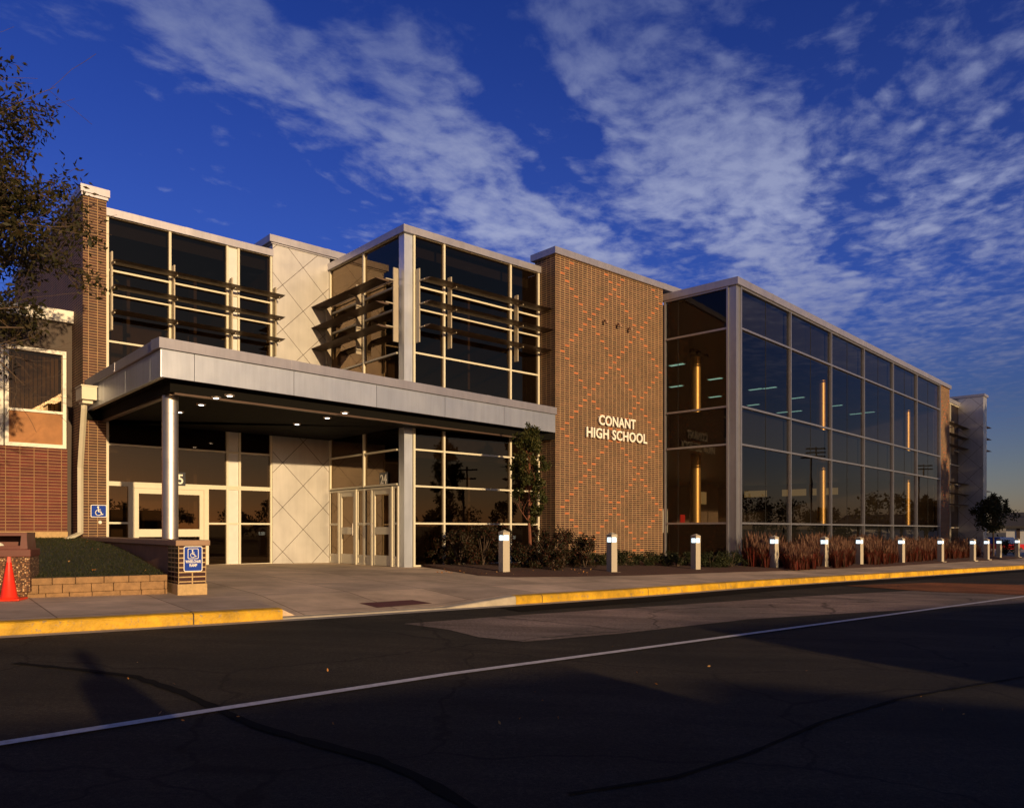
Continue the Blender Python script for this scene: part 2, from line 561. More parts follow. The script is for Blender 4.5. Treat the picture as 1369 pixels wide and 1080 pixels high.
M_lid = material('maroon_plastic_lid', (0.13, 0.032, 0.024), rough=0.45, var=0.1)
M_cone = material('orange_cone_plastic', (0.85, 0.035, 0.010), rough=0.38, var=0.05)
M_conetip = material('worn_cone_tip', (0.72, 0.13, 0.09), rough=0.6, var=0.1)
M_bark = material('grey_brown_bark', (0.085, 0.055, 0.038), rough=0.9, var=0.35, scale=9, bump=0.6, bscale=25)
M_redbark = material('reddish_young_bark', (0.16, 0.055, 0.03), rough=0.85, var=0.3, scale=12)
M_leafA = leaf_material('autumn_olive_leaf', [(0.016, 0.018, 0.006), (0.040, 0.034, 0.008), (0.026, 0.025, 0.007), (0.030, 0.028, 0.008), (0.055, 0.032, 0.009), (0.018, 0.023, 0.006)])
M_leafB = leaf_material('pear_tree_leaf', [(0.024, 0.034, 0.008), (0.040, 0.048, 0.011), (0.075, 0.066, 0.015), (0.030, 0.034, 0.009)])
M_leafC = leaf_material('red_brown_shrub_leaf', [(0.014, 0.016, 0.006), (0.026, 0.016, 0.007), (0.018, 0.024, 0.007), (0.070, 0.014, 0.009), (0.022, 0.024, 0.008)])
M_leafD = leaf_material('dark_yew_leaf', [(0.014, 0.020, 0.008), (0.030, 0.036, 0.012), (0.055, 0.055, 0.018)])
M_leafE = leaf_material('far_tree_leaf', [(0.020, 0.028, 0.012), (0.040, 0.046, 0.018), (0.06, 0.055, 0.022)])
M_grassr = leaf_material('red_fountain_grass', [(0.040, 0.024, 0.010), (0.14, 0.014, 0.011), (0.025, 0.028, 0.009), (0.18, 0.018, 0.013), (0.030, 0.028, 0.010), (0.22, 0.030, 0.016)], trans=0.3)
M_plume = leaf_material('tan_grass_plume', [(0.19, 0.095, 0.065), (0.31, 0.18, 0.12), (0.13, 0.045, 0.03)], trans=0.35)
M_lawn = leaf_material('lawn_blade', [(0.020, 0.034, 0.008), (0.034, 0.040, 0.010), (0.060, 0.048, 0.014)], trans=0.3)
M_dryleaf = leaf_material('fallen_leaf', [(0.50, 0.22, 0.05), (0.35, 0.14, 0.04), (0.55, 0.33, 0.12)])
M_cloth = material('dark_jacket_cloth', (0.03, 0.03, 0.035), rough=0.9, var=0.2)
M_skin = material('skin', (0.45, 0.25, 0.17), rough=0.55, var=0.06)
M_busy = material('bus_yellow_paint', (0.70, 0.34, 0.02), rough=0.35, var=0.04)
M_rubber = material('black_rubber', (0.02, 0.02, 0.02), rough=0.8, var=0.1)
M_shingle = material('dark_shingle_roof', (0.05, 0.045, 0.045), rough=0.9, var=0.2, scale=20)
M_red = material('red_car_paint', (0.45, 0.02, 0.02), rough=0.3, var=0.05)
M_bluep = material('blue_car_paint', (0.03, 0.05, 0.16), rough=0.3, var=0.05)
M_field = material('dry_field', (0.07, 0.065, 0.035), rough=0.95, var=0.4, scale=0.3)


def weather_metal(m, amount=0.10):
    t = m.node_tree
    b = t.nodes['Principled BSDF']
    src = b.inputs['Base Color'].links[0].from_socket
    tcn = N(t, 'ShaderNodeTexCoord')
    mp = N(t, 'ShaderNodeMapping')
    mp.inputs['Scale'].default_value = (7.0, 7.0, 0.5)
    t.links.new(tcn.outputs['Object'], mp.inputs[0])
    no = N(t, 'ShaderNodeTexNoise', i_Scale=1.0, i_Detail=5.0, i_Roughness=0.7)
    t.links.new(mp.outputs[0], no.inputs['Vector'])
    g_ = N(t, 'ShaderNodeNewGeometry')
    c = mix_col(t, 1.0, src, ramp(t, no.outputs[0], [(0.35, 1 - amount), (0.6, 1.0)]), 'MULTIPLY')
    c = mix_col(t, 1.0, c, ramp(t, g_.outputs['Random Per Island'], [(0, 1 - amount * 0.8), (1, 1.0)]), 'MULTIPLY')
    t.links.new(c, b.inputs['Base Color'])
    n2 = N(t, 'ShaderNodeTexNoise', i_Scale=1.3, i_Detail=2.0)
    t.links.new(tcn.outputs['Object'], n2.inputs['Vector'])
    bp = N(t, 'ShaderNodeBump', i_Strength=0.10, i_Distance=0.03)
    t.links.new(n2.outputs[0], bp.inputs['Height'])
    t.links.new(bp.outputs[0], b.inputs['Normal'])


for m_ in (M_metal, M_coping, M_grey): weather_metal(m_)


def diamond_panel_material():
    m = material('diamond_metal_panel', (0.58, 0.57, 0.575), rough=0.42, metal=0.76, var=0.05, scale=1.5)
    t = m.node_tree
    b = t.nodes['Principled BSDF']
    src = b.inputs['Base Color'].links[0].from_socket
    uv = N(t, 'ShaderNodeTexCoord')
    sp = N(t, 'ShaderNodeSeparateXYZ')
    t.links.new(uv.outputs['UV'], sp.inputs[0])
    P, s0, z0, w = 1.293, DIAMOND[0], DIAMOND[1], 0.019
    a = math_node(t, 'ADD', sp.outputs[0], sp.outputs[1])
    d = math_node(t, 'SUBTRACT', sp.outputs[0], sp.outputs[1])
    masks = []
    for x, c in ((a, s0 + z0), (d, s0 - z0)):
        fr = math_node(t, 'FRACT', math_node(t, 'MULTIPLY_ADD', x, 1 / P, 100.5 - c / P))
        ab = math_node(t, 'ABSOLUTE', math_node(t, 'SUBTRACT', fr, 0.5))
        masks.append(math_node(t, 'LESS_THAN', ab, w / P / 2))
    mk = math_node(t, 'MAXIMUM', masks[0], masks[1])
    t.links.new(mix_col(t, mk, src, (0.06, 0.035, 0.02)), b.inputs['Base Color'])
    return m


# ------------------------------------------------------------------ plan of the place
F = Frame((-10.21, 19.44), (1.126, 1.0))        # the entrance front; s = 0 at its left end
S_D, S_R, S_B, S_Bend = 4.39, 6.22, 11.15, 16.31
O_E, O_B = 4.07, 4.79
G = Frame((7.225, 24.95), (0.934, 1.0))         # the glass wing's long front
G_RET = 2.74
S_Gend = 23.55
Cn = Frame((-6.718, 14.81), (8.028, 8.45))      # the canopy's front edge
C_LEN = math.hypot(8.028, 8.45)
Rw = Frame(tuple(F.P(S_R, 0, 0))[:2], F.n)        # return wall of the entrance bay, s runs outwards to the corner
Cs_end = (-11.17, 19.85)
DIAMOND = (S_D + 0.953, 9.20)
M_diamond = diamond_panel_material()
weather_metal(M_diamond, 0.07)

UV_U, UV_V = (0.78, 0.625), (-0.625, 0.78)      # along the road, and from the road to the building


def uv_of(x, y):
    return x * UV_U[0] + y * UV_U[1], x * UV_V[0] + y * UV_V[1]


def xy_of(u, v):
    return u * UV_U[0] + v * UV_V[0], u * UV_U[1] + v * UV_V[1]


def walk_z(x, y):
    u, v = uv_of(x, y)
    u = max(-14, min(46, u))
    v = max(0, min(17.2, v))
    return EYE - (1.045 + 0.0135 * (u - 11.9) - 0.03 * (v - 15.2))


CURB_H = 0.15


def road_z(x, y):
    return walk_z(x, y) - CURB_H


def ground_at(px, py, zf=walk_z):
    k = (px - CX) / FPX
    h = (py - HY) / FPX
    Y = 12.0
    for _ in range(40):
        Y = 0.5 * Y + 0.5 * (EYE - zf(k * Y, Y)) / h
    return k * Y, Y


# ------------------------------------------------------------------ ground, road, pavement
def curb_samples():
    out = []
    for px, py in ((0, 832), (190, 823), (378, 813.5), (690, 796.5), (837, 788), (1004, 776.5), (1180, 766.5), (1369, 755.5)):
        out.append(uv_of(*ground_at(px, py)))
    return out


CURB = curb_samples()


def curb_v(u):
    pts = [(-40, CURB[0][1])] + CURB
    sl = (pts[-1][1] - pts[-2][1]) / (pts[-1][0] - pts[-2][0])
    if u >= pts[-1][0]:
        return pts[-1][1] + sl * (u - pts[-1][0])
    for (a, b), (c, d) in zip(pts, pts[1:]):
        if u <= c:
            return b + (d - b) * (u - a) / (c - a)


U_CUT0, U_CUT1, U_CUT2 = CURB[2][0], uv_of(*ground_at(606, 803))[0], CURB[3][0]


def sidewalk_z(u, v):
    x, y = xy_of(u, v)
    z = walk_z(x, y)
    vc = curb_v(u)
    a = 1.0
    if u < U_CUT0 + 0.25: a = max(0, (u - U_CUT0) / 0.25)
    elif u > U_CUT1: a = max(0, 1 - (u - U_CUT1) / max(0.1, U_CUT2 - U_CUT1))
    if v < vc + 0.164: z -= 0.3
    if U_CUT0 < u < U_CUT2:
        z -= a * 0.135 * max(0, 1 - (v - vc) / 1.9)
    return z


def sheet(name, us, vfun, zfun, mat, **kw):
    mb = MB()
    for i in range(len(us) - 1):
        va, vb = vfun(us[i]), vfun(us[i + 1])
        for j in range(len(va) - 1):
            q = [(us[i], va[j]), (us[i + 1], vb[j]), (us[i + 1], vb[j + 1]), (us[i], va[j + 1])]
            mb.face([(*xy_of(*p), zfun(*p)) for p in q], 0, q)
    return tag(mb.build(name, mat), kind='structure', **kw)


def frange(a, b, n):
    return [a + (b - a) * i / n for i in range(n + 1)]


us_walk = sorted(set([-14 + 0.5 * i for i in range(38)] + frange(4, 12, 40) + [5 + i for i in range(65)] + [U_CUT0 + 0.001, U_CUT0 + 0.25]))
us_walk = [u for i, u in enumerate(us_walk) if i == 0 or u - us_walk[i - 1] > 1e-6]
sheet('sidewalk', us_walk, lambda u: [curb_v(u) + 0.1655 + d for d in (-0.004, 0, 0.4, 0.8, 1.2, 1.6, 2.0, 2.5, 3, 4, 5, 6, 7, 8, 9, 10, 12, 14, 17, 20)], sidewalk_z, M_walk)


def asphalt_material(name, col, var=0.3):
    m = material(name, col, rough=0.88, var=var, scale=0.7, bump=0.7, bscale=120.0, spec=0.25)
    t = m.node_tree
    b = t.nodes['Principled BSDF']
    src = b.inputs['Base Color'].links[0].from_socket
    tcn = N(t, 'ShaderNodeTexCoord')
    vo = N(t, 'ShaderNodeTexNoise', i_Scale=160.0, i_Detail=2.0)
    t.links.new(tcn.outputs['Object'], vo.inputs['Vector'])
    col2 = mix_col(t, 1.0, src, ramp(t, vo.outputs[0], [(0.35, 0.55), (0.68, 1.6)]), 'MULTIPLY')
    mp = N(t, 'ShaderNodeMapping')
    mp.inputs['Rotation'].default_value = (0, 0, math.radians(-38.7))
    mp.inputs['Scale'].default_value = (0.25, 1.6, 1)
    t.links.new(tcn.outputs['Object'], mp.inputs[0])
    st = N(t, 'ShaderNodeTexNoise', i_Scale=1.0, i_Detail=6.0, i_Roughness=0.7)
    t.links.new(mp.outputs[0], st.inputs['Vector'])
    col2 = mix_col(t, 1.0, col2, ramp(t, st.outputs[0], [(0.35, 0.62), (0.65, 1.25)]), 'MULTIPLY')
    n3 = N(t, 'ShaderNodeTexNoise', i_Scale=34.0, i_Detail=5.0, i_Roughness=0.8)
    t.links.new(tcn.outputs['Object'], n3.inputs['Vector'])
    col2 = mix_col(t, 1.0, col2, ramp(t, n3.outputs[0], [(0.34, 0.55), (0.5, 0.95), (0.70, 1.9)]), 'MULTIPLY')
    wn = N(t, 'ShaderNodeTexNoise', i_Scale=1.5, i_Detail=4.0)
    t.links.new(tcn.outputs['Object'], wn.inputs['Vector'])
    wv = N(t, 'ShaderNodeVectorMath', operation='MULTIPLY_ADD')
    t.links.new(wn.outputs['Color'], wv.inputs[0])
    wv.inputs[1].default_value = (0.7, 0.7, 0)
    t.links.new(tcn.outputs['Object'], wv.inputs[2])
    cr = N(t, 'ShaderNodeTexVoronoi', feature='DISTANCE_TO_EDGE', i_Scale=0.33)
    t.links.new(wv.outputs[0], cr.inputs['Vector'])
    col2 = mix_col(t, 1.0, col2, ramp(t, cr.outputs['Distance'], [(0.0, 0.45), (0.004, 0.5), (0.008, 1.0)]), 'MULTIPLY')
    pt = N(t, 'ShaderNodeTexNoise', i_Scale=0.22, i_Detail=3.0)
    t.links.new(tcn.outputs['Object'], pt.inputs['Vector'])
    col2 = mix_col(t, 1.0, col2, ramp(t, pt.outputs[0], [(0.40, (0.75, 0.78, 0.74)), (0.60, (1.3, 1.22, 1.1))]), 'MULTIPLY')
    t.links.new(col2, b.inputs['Base Color'])
    return m


M_asphalt = asphalt_material('dark_asphalt', (0.031, 0.026, 0.022))
M_asphold = asphalt_material('old_pale_asphalt', (0.215, 0.165, 0.158), 0.2)
M_seal = material('black_tar_seal', (0.009, 0.009, 0.009), rough=0.9, var=0.2, spec=0.08)
M_rust = asphalt_material('faded_orange_paint', (0.20, 0.075, 0.03), 0.4)
sheet('road', [-60, -30, -20, -14, -8, -4, 0, 4, 8, 12, 16, 20, 26, 32, 38, 46, 60, 90, 140],
      lambda u: [-90, -40, -15, -6, -3, 0] + frange(0, curb_v(u) - 0.002, 8)[1:], lambda u, v: road_z(*xy_of(u, v)), M_asphalt)
g = MB()
g.face([(-900, -900, -0.75), (900, -900, -0.75), (900, 900, -0.75), (-900, 900, -0.75)])
tag(g.build('ground', M_field), kind='structure')


RAG = random.Random(77)


def ribbon(name, pts, width, lift, mat, zf=road_z, label=None):
    """a painted or poured strip along ground points"""
    mb = MB()
    P = [Vector((x, y, 0)) for x, y in pts]
    fine_ = []
    for a, b in zip(P, P[1:]):
        n = max(1, int((b - a).length / (0.12 if mat is M_seal else 0.8)))
        fine_ += [a.lerp(b, i / n) for i in range(n)]
    fine_.append(P[-1])
    d = 0
    prev = None
    for i, p in enumerate(fine_):
        t = (fine_[min(i + 1, len(fine_) - 1)] - fine_[max(0, i - 1)]).normalized()
        s = Vector((-t.y, t.x, 0)) * width / 2
        w = RAG.uniform(0.65, 1.25) if mat is M_seal and width < 0.3 else 1
        row = [p - s * w, p + s * w]
        row = [(q.x, q.y, zf(q.x, q.y) + lift) for q in row]
        if prev: mb.face([prev[0], row[0], row[1], prev[1]], 0, [(d, 0), (d, 0), (d, width), (d, width)])
        prev = row
    o = tag(mb.build(name, mat), kind='structure')
    return o


def ground_patch(name, pix, lift, mat, zf=road_z):
    pts = [ground_at(px, py, zf) for px, py in pix]
    bm = bmesh.new()
    vs = [bm.verts.new((x, y, zf(x, y) + lift)) for x, y in pts]
    bm.faces.new(vs)
    bmesh.ops.triangulate(bm, faces=bm.faces[:])
    bmesh.ops.subdivide_edges(bm, edges=bm.edges[:], cuts=3, use_grid_fill=True)
    for v in bm.verts: v.co.z = zf(v.co.x, v.co.y) + lift
    bmesh.ops.recalc_face_normals(bm, faces=bm.faces[:])
    me = bpy.data.meshes.new(name)
    bm.to_mesh(me); bm.free()
    if me.polygons and me.polygons[0].normal.z < 0: me.flip_normals()
    me.materials.append(mat)
    return tag(link(bpy.data.objects.new(name, me)), kind='structure')


ground_patch('old_asphalt_patch', [(540, 834), (700, 822), (900, 809), (1080, 797), (1250, 788), (1369, 781), (1460, 776), (1460, 800), (1369, 806), (1200, 816), (1000, 828), (830, 847), (700, 858), (640, 852), (600, 842)], 0.006, M_asphold)
ground_patch('orange_paint_patch', [(1130, 783), (1250, 779), (1369, 782), (1430, 786), (1369, 796), (1240, 791)], 0.011, M_rust)
line_pts = [ground_at(px, py, road_z) for px, py in ((0, 995.5), (300, 948), (600, 902), (900, 861.5), (1150, 827.5), (1369, 797.5))]
a, b = Vector(line_pts[0]), Vector(line_pts[1])
line_pts.insert(0, tuple(a - (b - a) * 4))
a, b = Vector(line_pts[-1]), Vector(line_pts[-2])
line_pts.append(tuple(a + (a - b) * 3))
ribbon('white_road_line', line_pts, 0.10, 0.012, M_line)
ribbon('tar_crack_seal', [ground_at(px, py, road_z) for px, py in ((20, 887), (110, 896), (180, 905), (240, 925), (290, 948), (345, 972), (430, 996), (500, 1015), (560, 1040), (620, 1075), (690, 1130))], 0.095, 0.008, M_seal)
ribbon('tar_crack_line', [ground_at(px, py, road_z) for px, py in ((760, 1062), (900, 1040), (1000, 1008), (1100, 965), (1200, 935), (1369, 905))], 0.03, 0.008, M_seal)


def curb(name, u0, u1, mat, top0=0.0, top1=0.0, n=None):
    """kerb stone: front face, rounded nose and top"""
    mb = MB()
    n = n or max(2, int((u1 - u0) / 0.6))
    us = frange(u0, u1, n)
    rows = []
    for i, u in enumerate(us):
        v = curb_v(u)
        drop = top0 + (top1 - top0) * i / n
        row = []
        for dv, dzz in ((0.0, -CURB_H - 0.05), (0.0, -0.035), (0.010, -0.012), (0.03, 0.0), (0.165, 0.003), (0.165, -0.2)):
            x, y = xy_of(u, v + dv)
            z = walk_z(x, y) + dzz
            if dzz > -0.1: z -= drop
            row.append((x, y, z))
        rows.append(row)
    d = 0
    for a_, b_ in zip(rows, rows[1:]):
        for j in range(5):
            i_ = rows.index(a_)
            t0, t1 = (0, 0.7, 0.85, 1.0, 1.0, 1.0)[j], (0, 0.7, 0.85, 1.0, 1.0, 1.0)[j + 1]
            mb.face([a_[j], b_[j], b_[j + 1], a_[j + 1]], 0, [(us[i_], t0), (us[i_ + 1], t0), (us[i_ + 1], t1), (us[i_], t1)])
    mb.face(rows[0]); mb.face(rows[-1][::-1])
    return tag(mb.build(name, mat), kind='structure')


curb('yellow_curb', -14, U_CUT0, M_yellow)
curb('yellow_curb', U_CUT2, 75, M_yellow)
curb('concrete_curb', U_CUT1, U_CUT2 - 0.004, M_curb, 0.128, 0.0, 10)
curb('concrete_curb', U_CUT0 + 0.004, U_CUT1 - 0.004, M_curb, 0.128, 0.128, 6)
ribbon('gutter_strip', [xy_of(u, curb_v(u) - 0.10) for u in frange(-14, 60, 60)], 0.19, 0.004, M_curb)
ribbon('dark_gutter_strip', [xy_of(u, curb_v(u) - 0.55) for u in frange(U_CUT2 - 0.6, 44, 50)], 0.62, 0.010, M_seal)  # dark strip on the road beside the right-hand kerb
ground_patch('tactile_mat', [(480, 806.5), (551, 802), (578, 806.5), (505, 812.5)], 0.006, M_mat, lambda x, y: sidewalk_z(*uv_of(x, y)))

# mulch bed in front of the building, bounded by the pavement's back edge
bed_front = [(563, 757.5), (600, 763), (640, 769.5), (690, 771.5), (760, 771), (860, 769), (960, 765.5), (1060, 762.5), (1180, 757.5), (1300, 750), (1369, 746)]
bed = [ground_at(px, py) for px, py in bed_front]
mb = MB()
back = [tuple(F.P(S_R + 0.05, 0, O_E + 0.05))[:2], tuple(F.P(8.5, 0, O_E + 0.1))[:2], tuple(F.P(10.5, 0, O_E + 0.1))[:2]]
back = [F.P(S_R + 0.4, 0, O_E), F.P(S_R + 1.2, 0, O_E), F.P(8.4, 0, O_E), F.P(9.6, 0, O_E), F.P(S_B, 0, O_E), F.P(13.5, 0, O_B), F.P(S_Bend, 0, O_B), G.P(0.5, 0, 0), G.P(8, 0, 0), G.P(18, 0, 0), G.P(27, 0, 0)]
rows = []
for (x, y), q in zip(bed, back):
    rows.append([Vector((x, y, 0)).lerp(Vector((q.x, q.y, 0)), t) for t in (0, 0.06, 0.2, 0.5, 0.75, 1.0)])
for a_, b_ in zip(rows, rows[1:]):
    for j in range(5):
        mb.face([(p.x, p.y, walk_z(p.x, p.y) + h) for p, h in ((a_[j], (0.005, 0.03, 0.06, 0.07, 0.07, 0.07)[j]), (b_[j], (0.005, 0.03, 0.06, 0.07, 0.07, 0.07)[j]),
                 (b_[j + 1], (0.005, 0.03, 0.06, 0.07, 0.07, 0.07)[j + 1]), (a_[j + 1], (0.005, 0.03, 0.06, 0.07, 0.07, 0.07)[j + 1]))])
tag(mb.build('mulch_bed', M_mulch), kind='structure')

# ------------------------------------------------------------------ the school building
ZF = 0.435                                  # entrance floor
T_BASE, T1, T2, T3 = ZF, EYE + 0.20, EYE + 1.20, EYE + 2.18
T_TOPLOW = EYE + 3.20
U0, U1, U2, U3, U4 = EYE + 3.55, EYE + 4.77, EYE + 5.96, EYE + 6.56, EYE + 7.90
Z_COP, Z_HIGH = EYE + 8.09, EYE + 8.51

school = thing('school_building', F.P(S_R, ZF, O_E), 'two storey brick, metal and dark glass school with a long glazed wing on the right', 'building')
MW = 0.060


def window_wall(name, fr, o, ss, zs, parent, fmat, gmat, mw=MW, tw=0.048, solid=(), skip=(), dep=0.09, back=0.05, toprail=0.06, ends=(1, 1)):
    """glazing grid: one frame mesh; each bay's glass is a pane of its own"""
    mb = MB()
    z0, z1 = zs[0], zs[-1]
    for i, s in enumerate(ss):
        if (i == 0 and not ends[0]) or (i == len(ss) - 1 and not ends[1]): continue
        mb.box(fr, s - mw / 2, s + mw / 2, z0, z1, o - back, o + dep - back)
    for i in range(len(ss) - 1):
        for j, z in enumerate(zs):
            if (i, j) in skip: continue
            a_ = z if j == 0 else z - tw / 2
            b_ = z + tw if j == 0 else z + tw / 2
            if j == len(zs) - 1: a_, b_ = z - toprail, z
            mb.box(fr, ss[i] + mw / 2, ss[i + 1] - mw / 2, a_, b_, o - back, o + dep - back - 0.012)
    fo = mb.build(name, fmat, parent)
    for i in range(len(ss) - 1):
        p = MB()
        m = None
        for j in range(len(zs) - 1):
            if (i, 'noglass', j) in skip: continue
            a_, b_ = ss[i] + mw / 2 - 0.01, ss[i + 1] - mw / 2 + 0.01
            if i in solid:
                p.box(fr, a_, b_, zs[j] + 0.02, zs[j + 1] - 0.02, o - back, o - back + 0.04)
            else:
                p.face([fr.P(a_, zs[j], o - back + 0.03), fr.P(b_, zs[j], o - back + 0.03), fr.P(b_, zs[j + 1], o - back + 0.03), fr.P(a_, zs[j + 1], o - back + 0.03)], 0,
                       [(a_, zs[j]), (b_, zs[j]), (b_, zs[j + 1]), (a_, zs[j + 1])])
        if p.f: p.build('infill_panel' if i in solid else 'pane', M_whitepanel if i in solid else gmat, fo)
    return fo


# -- left brick pier
mb = MB()
mb.box(F, -0.53, -0.002, -0.6, Z_HIGH - 0.2, -9.0, 0.10)
pier = mb.build('brick_pier', M_pier, school)
mb = MB()
mb.box(F, -0.60, 0.06, Z_HIGH - 0.2, Z_HIGH - 0.02, -9.05, 0.19)
mb.box(F, -0.57, 0.03, Z_HIGH - 0.27, Z_HIGH - 0.2, -9.03, 0.15)
mb.build('parapet_coping', M_coping, pier)

# -- left bay, upper floor and lower floor
sL = [0.04, F.s_at(226.9), F.s_at(303.5), F.s_at(318.4), S_D - 0.04]
window_wall('upper_window_wall', F, 0.0, sL, [U0, U1, U2, U3, U4], school, M_cream, M_glass, solid=(2,), toprail=0.012)
mb = MB()
mb.box(F, 0.0, S_D, U4, Z_COP, -0.25, 0.10)
mb.box(F, 0.0, S_D, Z_COP - 0.03, Z_COP, -0.5, -0.25)
for px in (251,):
    s = F.s_at(px)
    mb.box(F, s - 0.09, s + 0.09, U4 + 0.004, Z_COP + 0.004, 0.10, 0.106)
mb.build('parapet_coping', M_coping, school)
sLl = [0.04, F.s_at(173), F.s_at(277), F.s_at(303.5), F.s_at(320), S_D - 0.04]
window_wall('lower_window_wall', F, 0.0, sLl, [ZF, T1, T2], school, M_cream, M_glass, solid=(3,),
            skip={(1, 0), (1, 1), (1, 'noglass', 0), (1, 'noglass', 1)})
window_wall('transom_window_wall', F, 0.0, [0.04] + sLl[3:], [T2 + 0.002, T3, T_TOPLOW], school, M_cream, M_glass, solid=(1,))


def door(fr, o, s0, s1, z0, z1, parent, rail=0.9, mat=M_cream, stile=0.11, handle=1, cream_rail=0.14):
    """glazed aluminium door leaf with kick rail, lock rail and pull handle"""
    mb = MB()
    mb.box(fr, s0, s0 + stile, z0, z1, o - 0.02, o + 0.04)
    mb.box(fr, s1 - stile, s1, z0, z1, o - 0.02, o + 0.04)
    mb.box(fr, s0 + stile, s1 - stile, z0, z0 + 0.28, o - 0.02, o + 0.036)
    mb.box(fr, s0 + stile, s1 - stile, z1 - 0.13, z1, o - 0.02, o + 0.036)
    mb.box(fr, s0 + stile, s1 - stile, z0 + rail, z0 + rail + 0.2, o - 0.02, o + 0.036)
    d = mb.build('entrance_door', mat, parent)
    p = MB()
    for a_, b_ in ((z0 + 0.28, z0 + rail), (z0 + rail + 0.2, z1 - 0.13)):
        p.face([fr.P(s0 + stile, a_, o), fr.P(s1 - stile, a_, o), fr.P(s1 - stile, b_, o), fr.P(s0 + stile, b_, o)])
    p.build('pane', M_glass, d)
    h = MB()
    sh = s1 - stile / 2 if handle > 0 else s0 + stile / 2
    h.tube([fr.P(sh, z0 + 0.83, o + 0.035), fr.P(sh, z0 + 0.83, o + 0.09), fr.P(sh, z0 + 1.17, o + 0.09), fr.P(sh, z0 + 1.17, o + 0.035)], 0.013, 8)
    h.build('pull_handle', M_steel, d, smooth=True)
    return d


s0, s1 = F.s_at(173), F.s_at(277)
mb = MB()
mb.box(F, s0 + MW / 2, s0 + 0.10, ZF, T2 - 0.03, -0.05, 0.05)
mb.box(F, s1 - 0.10, s1 - MW / 2, ZF, T2 - 0.03, -0.05, 0.05)
mb.box(F, s0 + 0.10, s1 - 0.10, T2 - 0.10, T2 - 0.03, -0.05, 0.05)
mb.build('door_frame', M_cream, school)
mid = (s0 + s1) / 2
door(F, 0.0, s0 + 0.105, mid - 0.004, ZF + 0.01, T2 - 0.105, school, rail=0.80, handle=1)
door(F, 0.0, mid + 0.004, s1 - 0.105, ZF + 0.01, T2 - 0.105, school, rail=0.80, handle=-1)

# -- diamond panel wall between the two glazed bays
mb = MB()
mb.box(F, S_D + 0.004, S_R - 0.002, ZF - 0.5, Z_HIGH - 0.2, -3.0, 0.03)
pw_ = mb.build('panel_wall', M_diamond, school)
mb = MB()
mb.box(F, S_D - 0.12, S_R + 2.5, Z_HIGH - 0.2, Z_HIGH, -3.1, 0.12)
mb.box(F, S_D - 0.05, S_R + 2.5, Z_HIGH - 0.24, Z_HIGH - 0.2, -3.0, 0.07)
s = F.s_at(437)
mb.box(F, s - 0.07, s + 0.07, Z_HIGH - 0.196, Z_HIGH + 0.004, 0.12, 0.126)
mb.build('parapet_coping', M_coping, pw_)

# -- return wall of the entrance bay (upper and lower)
LR = O_E - 0.03
sR = [0.07, Rw.s_at(486.9), O_E - 0.30]
window_wall('upper_window_wall', Rw, 0.0, sR, [U0, U1, U2, U3, U4], school, M_cream, M_glass, toprail=0.012, ends=(1, 0))
sRl = [0.07, Rw.s_at(487), O_E - 0.30]
window_wall('lower_window_wall', Rw, 0.0, sRl, [T2 + 0.03, T3, T_TOPLOW], school, M_cream, M_glass, ends=(1, 0))
# doors and side lights below
Z_DH = T2 + 0.0


def side_light(fr, s0, s1):
    mb = MB()
    for a_, b_ in ((s0, s0 + 0.05), (s1 - 0.05, s1)):
        mb.box(fr, a_, b_, ZF, Z_DH, -0.05, 0.03)
    for a_, b_ in ((ZF, ZF + 0.06), (ZF + 0.22, ZF + 0.28), (T1 - 0.03, T1 + 0.03), (Z_DH - 0.05, Z_DH)):
        mb.box(fr, s0 + 0.05, s1 - 0.05, a_, b_, -0.05, 0.025)
    mb.box(fr, s0 + 0.05, s1 - 0.05, ZF + 0.06, ZF + 0.22, -0.03, 0.0)
    w = mb.build('side_light', M_cream, school)
    p = MB()
    for a_, b_ in ((ZF + 0.28, T1 - 0.03), (T1 + 0.03, Z_DH - 0.05)):
        p.face([fr.P(s0 + 0.05, a_, -0.01), fr.P(s1 - 0.05, a_, -0.01), fr.P(s1 - 0.05, b_, -0.01), fr.P(s0 + 0.05, b_, -0.01)])
    p.build('pane', M_glass, w)


xs = [Rw.s_at(px) for px in (443, 454.5, 477.5, 487.5, 498.5, 525.5, 536)]
side_light(Rw, 0.04, xs[1] - 0.035)
side_light(Rw, xs[2] + 0.035, xs[3] - 0.005)
side_light(Rw, xs[3] + 0.005, xs[4] - 0.035)
side_light(Rw, xs[5] + 0.035, O_E - 0.265)
for a_, b_, h_ in ((xs[1], xs[2], 1), (xs[4], xs[5], -1)):
    mb = MB()
    mb.box(Rw, a_ - 0.03, a_ + 0.04, ZF, Z_DH, -0.05, 0.06)
    mb.box(Rw, b_ - 0.04, b_ + 0.03, ZF, Z_DH, -0.05, 0.06)
    mb.box(Rw, a_ + 0.04, b_ - 0.04, Z_DH - 0.06, Z_DH, -0.05, 0.06)
    mb.build('door_frame', M_cream, school)
    door(Rw, 0.0, a_ + 0.045, b_ - 0.045, ZF + 0.012, Z_DH - 0.065, school, rail=0.86, handle=h_, mat=M_cream)

